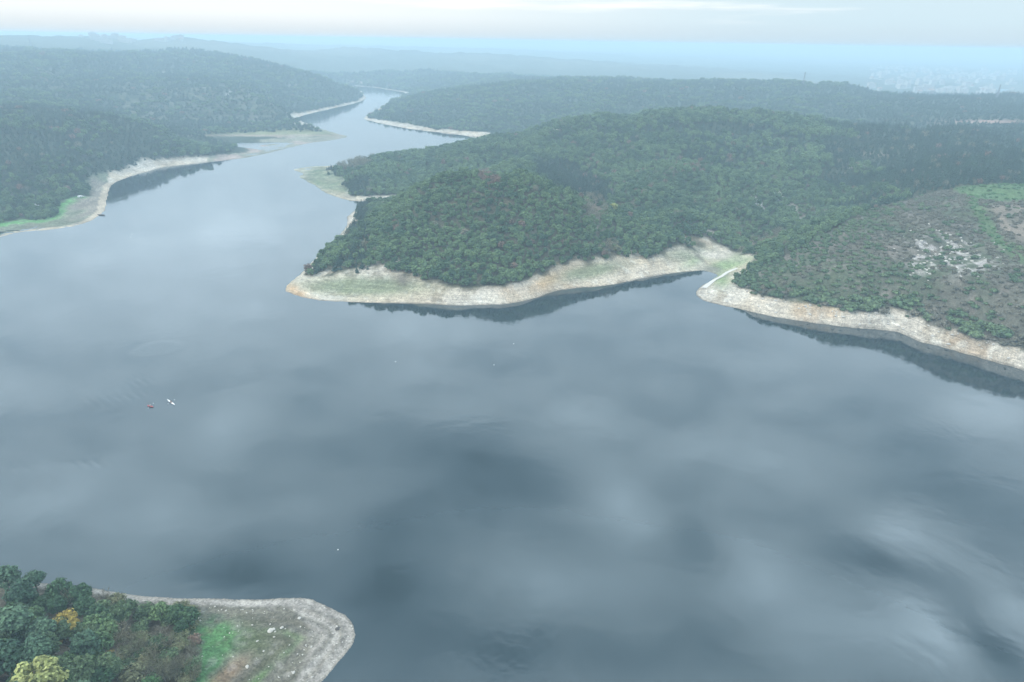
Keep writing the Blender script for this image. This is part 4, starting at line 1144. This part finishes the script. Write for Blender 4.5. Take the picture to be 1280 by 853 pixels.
# limestone outcrops of the scrub slope
k = 0
while k < 150:
    a_, b_ = rs.randn(), rs.randn(); x = 1188 + 30 * a_; y = 316 + 13 * b_ + 0.15 * 30 * a_
    if k % 6 == 0: x, y = 1148 + 9 * a_, 335 + 9 * b_
    if not (900 < x < 1278 and 262 < y < 360): continue
    stone(x, y, 0.3 + 0.55 * rs.rand(), ST[rs.randint(0, 4)], "pale limestone outcrop breaking through the scrub on the slope", "limestone outcrops on the scrub slope", 'rock_outcrop', 'rock'); k += 1
k = 0
while k < 110:                                                        # rocks of the white bank
    t = rs.rand(); x = 880 + 400 * t; y0 = np.interp(x, [880, 925, 965, 1057, 1122, 1181, 1280], [372, 384, 393, 406, 412, 432, 460]); y = y0 - rs.rand() * np.interp(x, [880, 925, 1100, 1280], [14, 22, 18, 22])
    q_ = hit(x, y)
    if float(samp(GSD, q_[:1], q_[1:2])[0]) < 0.5: continue
    stone(x, y, 0.3 + 0.6 * rs.rand() ** 2, ST[rs.randint(0, 4)], "pale rock lying on the bare white bank below the scrub slope", "rocks on the white bank", 'bank_rock', 'rock'); k += 1

# pale footpath down to the inlet
pp = [hit(x, y) for (x, y) in [(879, 360.5), (886, 355), (893, 350.5), (901, 346), (909, 341), (921, 336)]]
vv = []; ff = []
for i, p in enumerate(pp):
    d = pp[min(i + 1, len(pp) - 1)] - pp[max(i - 1, 0)]; nrm = np.array([-d[1], d[0], 0]); nrm /= np.linalg.norm(nrm); wd = [1.6, 1.5, 1.2, 1.1, 1.0, 0.9][i]
    for sgn in (-1, 0, 1):
        e = p + nrm * wd * sgn; e[2] = max(float(samp(GH, e[:1], e[1:2])[0]), 0) + 0.25 + (0.08 if sgn == 0 else 0); vv.append(e)
n_ = len(vv)
vv += [v_ - np.array([0, 0, 0.9]) for v_ in vv]
for i in range(len(pp) - 1):
    for s_ in (0, 1): ff.append((i * 3 + s_, i * 3 + s_ + 1, i * 3 + s_ + 4, i * 3 + s_ + 3))
    ff.append((i * 3, i * 3 + 3, n_ + i * 3 + 3, n_ + i * 3)); ff.append((i * 3 + 2, n_ + i * 3 + 2, n_ + i * 3 + 5, i * 3 + 5))
tag(mesh_obj("path", vv, ff, M_TRACK), kind='structure')

# ------------------------------------------------------------------ paddlers on the lake
def hull_mesh(Lh, Wd, D, open_=True):
    vs = []; fs = []; n = 13; m_ = 7
    for i in range(n):
        t = -1 + 2 * i / (n - 1); w = Wd / 2 * (1 - abs(t) ** 2.2) + 0.015; sheer = 0.10 * t * t
        for j in range(m_):
            a = math.pi * j / (m_ - 1); vs.append((t * Lh / 2, w * math.cos(a), D * 0.55 + sheer - (D * (1 - 0.5 * t * t)) * math.sin(a)))
    for i in range(n - 1):
        for j in range(m_ - 1): fs.append((i * m_ + j, i * m_ + j + 1, (i + 1) * m_ + j + 1, (i + 1) * m_ + j))
    dk = []
    for i in range(n):
        t = -1 + 2 * i / (n - 1); w = Wd / 2 * (1 - abs(t) ** 2.2) + 0.012; sheer = 0.10 * t * t
        dk += [(t * Lh / 2, w, D * 0.55 + sheer + .004), (t * Lh / 2, 0, D * 0.55 + sheer + 0.07 * (1 - t * t)), (t * Lh / 2, -w, D * 0.55 + sheer + .004)]
    df = []
    for i in range(n - 1):
        if open_ and abs(-1 + 2 * (i + 0.5) / (n - 1)) < 0.2: continue
        for s_ in (0, 1): df.append((i * 3 + s_, (i + 1) * 3 + s_, (i + 1) * 3 + s_ + 1, i * 3 + s_ + 1))
    return vs, fs, dk, df


def kayak(loc, rz, Lh, Wd, D, mh, md, label):
    k = empty('kayak', loc, rz); vs, fs, dk, df = hull_mesh(Lh, Wd, D)
    mesh_obj('hull', vs, fs, mh, k, smooth=True); mesh_obj('deck', dk, df, md, k)
    mb = MB(); pts = [(0.2 * Lh / 2 * 1.15 * math.cos(t), Wd * 0.40 * math.sin(t), D * 0.55 + 0.09) for t in np.linspace(0, 2 * math.pi, 17)]
    mb.tube(pts, [0.03] * 17, 5); mb.obj('cockpit_rim', M_DARK, k)
    mb = MB(); mb.box((-0.35, -0.17, 0.0), (0.05, 0.17, 0.06)); mb.box((-0.38, -0.17, 0.0), (-0.33, 0.17, 0.30)); mb.obj('seat', M_DARK, k)
    tag(k, label, 'kayak'); return k


def skin_body(name, joints, edges, radii, mat, parent=None):
    me = bpy.data.meshes.new(name); me.from_pydata(joints, edges, []); me.materials.append(mat)
    o = bpy.data.objects.new(name, me); COL.objects.link(o)
    if parent: o.parent = parent
    md = o.modifiers.new("skin", 'SKIN'); md.use_smooth_shade = True
    for i, rd in enumerate(radii):
        me.skin_vertices[0].data[i].radius = rd if isinstance(rd, tuple) else (rd, rd); me.skin_vertices[0].data[i].use_root = (i == 0)
    s2 = o.modifiers.new("sub", 'SUBSURF'); s2.levels = 1; s2.render_levels = 2
    return o


def paddler(loc, rz, cloth, label, plabel):
    p = empty('person', loc, rz)
    J = [(-0.12, 0, 0.12), (-0.10, 0, 0.32), (-0.08, 0, 0.52), (-0.07, 0, 0.64), (-0.05, 0, 0.72), (-0.04, 0, 0.80), (-0.03, 0, 0.90),
         (-0.07, 0.18, 0.60), (0.06, 0.27, 0.42), (0.28, 0.24, 0.46), (-0.07, -0.18, 0.60), (0.08, -0.26, 0.40), (0.30, -0.22, 0.36),
         (0.28, 0.13, 0.20), (0.68, 0.12, 0.10), (0.28, -0.13, 0.20), (0.68, -0.12, 0.10)]
    E = [(0, 1), (1, 2), (2, 3), (3, 4), (4, 5), (5, 6), (2, 7), (7, 8), (8, 9), (2, 10), (10, 11), (11, 12), (0, 13), (13, 14), (0, 15), (15, 16)]
    Rd = [(0.16, 0.13), (0.15, 0.11), (0.17, 0.11), (0.08, 0.07), 0.055, 0.085, 0.075, 0.06, 0.045, 0.035, 0.06, 0.045, 0.035, 0.075, 0.05, 0.075, 0.05]
    skin_body('body', J, E, Rd, M_SKIN, p)
    skin_body('jacket', [(-0.12, 0, 0.14), (-0.10, 0, 0.32), (-0.08, 0, 0.52), (-0.07, 0, 0.62), (-0.07, 0.18, 0.60), (0.05, 0.26, 0.43), (-0.07, -0.18, 0.60), (0.06, -0.25, 0.41)],
              [(0, 1), (1, 2), (2, 3), (2, 4), (4, 5), (2, 6), (6, 7)], [(0.18, 0.15), (0.17, 0.13), (0.19, 0.13), 0.09, 0.075, 0.06, 0.075, 0.06], cloth, p)
    mb = MB(); mb.add(ICO1 * np.array([0.10, 0.092, 0.085]) + np.array([-0.05, 0, 0.90]), ICO1F); mb.obj('hair', M_HAIR, p)
    mb = MB()
    for s_ in (-1, 1):
        mb.add(ICO0 * 0.012 + np.array([0.045, 0.032 * s_, 0.86]), ICO0F)
    mb.obj('eyes', M_HAIR, p)
    tag(p, label, 'person')
    d = empty('paddle', loc, rz); mb = MB(); mb.tube([(0.30, -1.05, 0.06), (0.29, 0, 0.42), (0.28, 1.05, 0.74)], [0.016] * 3, 6); mb.obj('shaft', M_DARK, d)
    for s_ in (-1, 1):
        mb = MB(); c = np.array([0.30 if s_ < 0 else 0.28, 1.16 * s_, 0.40 + 0.34 * s_ - 0.02]); mb.add(ICO1 * np.array([0.02, 0.21, 0.09]) + c, ICO1F); mb.obj('blade', M_WHITE, d)
    tag(d, plabel, 'paddle')


kc = (HULL_A + HULL_B) / 2; kd = HULL_B - HULL_A; rz1 = math.atan2(kd[1], kd[0])
KL = 0.88 * float(np.hypot(kd[0], kd[1])); print("kayak length", KL)
kayak((kc[0], kc[1], 0.02), rz1, KL, 0.60, 0.24, M_WHITE, M_WHITE, "white kayak on the lake, paddled ahead of the red one")
paddler((kc[0], kc[1], 0.05), rz1, M_NAVY, "person in dark clothes sitting in the white kayak", "double bladed paddle held over the white kayak")
ra = unproj(np.array(188.0), np.array(508.5)); rz2 = math.radians(-22)
kayak((ra[0], ra[1], 0.02), rz2, 2.9, 0.85, 0.34, M_RED, M_RED, "short dark red kayak on the lake, trailing ripples behind the white one")
paddler((ra[0], ra[1], 0.07), rz2, M_PINK, "person in pale clothes sitting in the red kayak", "double bladed paddle held over the red kayak")

# moored dark rowing boat at the left bank
rb = unproj(np.array(126.5), np.array(269.3)); bo = empty('rowing_boat', (rb[0], rb[1], 0.05), math.radians(-8))
vs, fs, dk, df = hull_mesh(6.0, 1.9, 0.8); mesh_obj('hull', vs, fs, M_WOOD, bo, smooth=True)
for t in (-0.9, 0.9):
    mb = MB(); mb.box((t - 0.14, -0.75, 0.22), (t + 0.14, 0.75, 0.27)); mb.obj('thwart', M_WOOD, bo)
mb = MB()
for s_ in (-1, 1):
    mb.tube([(-3 + 6 * i / 12, s_ * (0.95 * (1 - abs(-1 + 2 * i / 12) ** 2.2) + .02), 0.45 + 0.1 * (-1 + 2 * i / 12) ** 2) for i in range(13)], [0.05] * 13, 5)
mb.obj('gunwale', M_DARK, bo)
tag(bo, "dark rowing boat moored at the stony left bank", 'boat')

# small white floats on the water
FL = []
def float_buoy(px, py, lab):
    p = unproj(np.array(float(px)), np.array(float(py))); o = empty('buoy', (p[0], p[1], 0.0))
    mb = MB(); mb.add(ICO1 * np.array([0.17, 0.17, 0.16]) + np.array([0, 0, 0.06]), ICO1F); mb.obj('float_ball', M_FLOAT, o, smooth=True)
    mb = MB(); mb.tube([(0, 0, 0.2), (0, 0, 0.3)], [0.04, 0.03], 6); mb.obj('mooring_eye', M_DARK, o)
    tag(o, lab, 'buoy')
float_buoy(494.5, 452.5, "white float on open water below the headland's western tip"); float_buoy(617.5, 456.5, "lower of two close white floats below the headland bank")
float_buoy(642, 430, "upper of two close white floats below the headland bank"); float_buoy(422.5, 687.5, "white float on dark water above the tip of the near point")
float_buoy(163.5, 297, "white float near the left bank beyond the moored boat"); float_buoy(165, 293, "tiny far float beside another off the left beach")

# white vehicles on the turf of the left beach
def van(px, py, rz, Lv, Hv, label, name):
    q_ = hit(px, py); o = empty(name, (q_[0], q_[1], q_[2] + 0.02), rz); w = 0.9
    mb = MB(); prof = [(-Lv / 2, 0.35), (Lv / 2, 0.35), (Lv / 2, 0.95), (Lv * 0.33, 1.05), (Lv * 0.22, Hv), (-Lv / 2 + 0.1, Hv), (-Lv / 2, Hv * 0.75)]
    n = len(prof); mb.add([(x, -w, z) for x, z in prof] + [(x, w, z) for x, z in prof], [tuple(range(n)), tuple(range(2 * n - 1, n - 1, -1))] + [(i, n + i, n + (i + 1) % n, (i + 1) % n) for i in range(n)])
    mb.obj('body', M_WHITE, o)
    mb = MB(); mb.add([(Lv * 0.325, -w * .85, 1.12), (Lv * 0.325, w * .85, 1.12), (Lv * 0.235, w * .85, Hv - 0.1), (Lv * 0.235, -w * .85, Hv - 0.1)], [(0, 1, 2, 3)]); 
    mb.v = [(x + 0.03, y, z + .01) for x, y, z in mb.v]; mb.obj('windscreen', M_GLASS, o)
    for s_ in (-1, 1):
        mb = MB(); mb.box((-Lv * 0.3, s_ * (w + .004) - .004, Hv * 0.62), (Lv * 0.18, s_ * (w + .004) + .004, Hv * 0.88)); mb.obj('window', M_GLASS, o)
        for t in (-0.3, 0.3):
            mb = MB(); mb.tube([(t * Lv, s_ * (w - 0.2), 0.33), (t * Lv, s_ * (w + 0.02), 0.33)], [0.33, 0.33], 12); mb.obj('wheel', M_DARK, o)
    tag(o, label, name.split('_')[-1])
van(44.5, 258.5, 0.2, 4.9, 1.9, "white van parked on the turf of the left beach", "parked_van")
van(101, 247, 1.2, 4.0, 1.5, "white car parked at the wood edge on the left beach turf", "parked_car")

# power line towers on the skyline
def tower(px, py, Ht, label):
    q_ = hit(px, py); o = empty('transmission_tower', (q_[0], q_[1], q_[2] - 0.5), 0.4); mb = MB(); b0 = Ht * 0.09; lv = [0, .22, .42, .6, .76, 1.0]; wd = [b0, b0 * .72, b0 * .5, b0 * .34, b0 * .25, b0 * .08]
    for sx in (-1, 1):
        for sy in (-1, 1):
            mb = MB(); mb.tube([(sx * w_, sy * w_, Ht * t) for w_, t in zip(wd, lv)], [0.32] * 6, 4); mb.obj('leg', M_STEEL, o)
    mb = MB()
    for (t0, w0), (t1, w1) in zip(zip(lv[:-1], wd[:-1]), zip(lv[1:], wd[1:])):
        for s_ in (-1, 1):
            mb.tube([(-w0, s_ * w0, Ht * t0), (w1, s_ * w1, Ht * t1)], [.15, .15], 3); mb.tube([(w0, s_ * w0, Ht * t0), (-w1, s_ * w1, Ht * t1)], [.15, .15], 3)
            mb.tube([(s_ * w0, -w0, Ht * t0), (s_ * w1, w1, Ht * t1)], [.15, .15], 3); mb.tube([(s_ * w0, w0, Ht * t0), (s_ * w1, -w1, Ht * t1)], [.15, .15], 3)
    mb.obj('bracing', M_STEEL, o)
    for t in (.68, .80, .91):
        mb = MB(); mb.tube([(-Ht * .16, 0, Ht * t), (0, 0, Ht * (t + .02)), (Ht * .16, 0, Ht * t)], [.1, .2, .1], 4); mb.obj('cross_arm', M_STEEL, o)
    tag(o, label, 'pylon', 'power line towers')
tower(40, 63, 34, "faint lattice power tower on the far left skyline ridge")
tower(1004, 106, 22, "faint lattice power tower on the ridge left of the far town")
tower(1246, 123, 22, "faint lattice power tower on the ridge in front of the far town")

# far town on the plain and scattered houses on the left skyline
def house_mesh(w, d, h_, roof):
    mb = MB(); mb.box((-w / 2, -d / 2, -2), (w / 2, d / 2, h_), 0); e = 0.4
    if roof:
        mb.add([(-w / 2 - e, -d / 2 - e, h_ + .02), (w / 2 + e, -d / 2 - e, h_ + .02), (w / 2 + e, d / 2 + e, h_ + .02), (-w / 2 - e, d / 2 + e, h_ + .02), (-w / 2 - e, 0, h_ + d * .28), (w / 2 + e, 0, h_ + d * .28)], [(0, 1, 5, 4), (2, 3, 4, 5), (1, 2, 5), (3, 0, 4), (3, 2, 1, 0)], 1)
    else:
        mb.box((-w / 2 - .2, -d / 2 - .2, h_ + .01), (w / 2 + .2, d / 2 + .2, h_ + .7), 0); mb.box((-w / 6, -d / 6, h_ + .71), (w / 6, d / 6, h_ + 2.6), 0)
    for fl in range(int(h_ // 3)):                                    # window bands of the storeys
        for sx in np.linspace(-w / 2 + 1.4, w / 2 - 1.4, max(2, int(w // 3))):
            mb.box((sx - .55, -d / 2 - .03, fl * 3 + 1.0), (sx + .55, -d / 2 + .02, fl * 3 + 2.3), 2)
    return mb.obj('building', [M_WALL, M_ROOF, M_GLASS], link=False).data
HM = [house_mesh(12, 9, 6, True), house_mesh(14, 11, 12, False), house_mesh(22, 12, 15, False), house_mesh(34, 16, 8, False)]
rs = np.random.RandomState(17)
for i in range(180):
    x = 1098 + 185 * rs.rand(); d_ = 2300 + 2600 * rs.rand() ** 1.3; a = wp(x, d_, 0); z = float(samp(GH, a[:1], a[1:2])[0])
    o = bpy.data.objects.new('building', HM[rs.choice(4, p=[.3, .35, .25, .1])]); COL.objects.link(o); o.location = (a[0], a[1], z); o.rotation_euler = (0, 0, rs.rand() * 1.2 - .3)
    tag(o, "pale building of the hazy far town on the plain at the right skyline", "building", "buildings of the far town")
for i in range(26):
    x, y = (128 + 14 * rs.randn(), 50 + 3 * rs.randn()) if i < 18 else (215 + 8 * rs.randn(), 51 + rs.randn())
    q_ = hit(x, y); o = bpy.data.objects.new('building', HM[rs.choice(4)]); COL.objects.link(o); o.location = q_; o.rotation_euler = (0, 0, rs.rand()); 
    if q_[2] > 108: o.scale = (1, 1, 0.6)
    tag(o, "pale building in the hazy cluster beyond the left skyline ridge", "building", "buildings beyond the left ridge")
print("max ground", float(gh.max()))
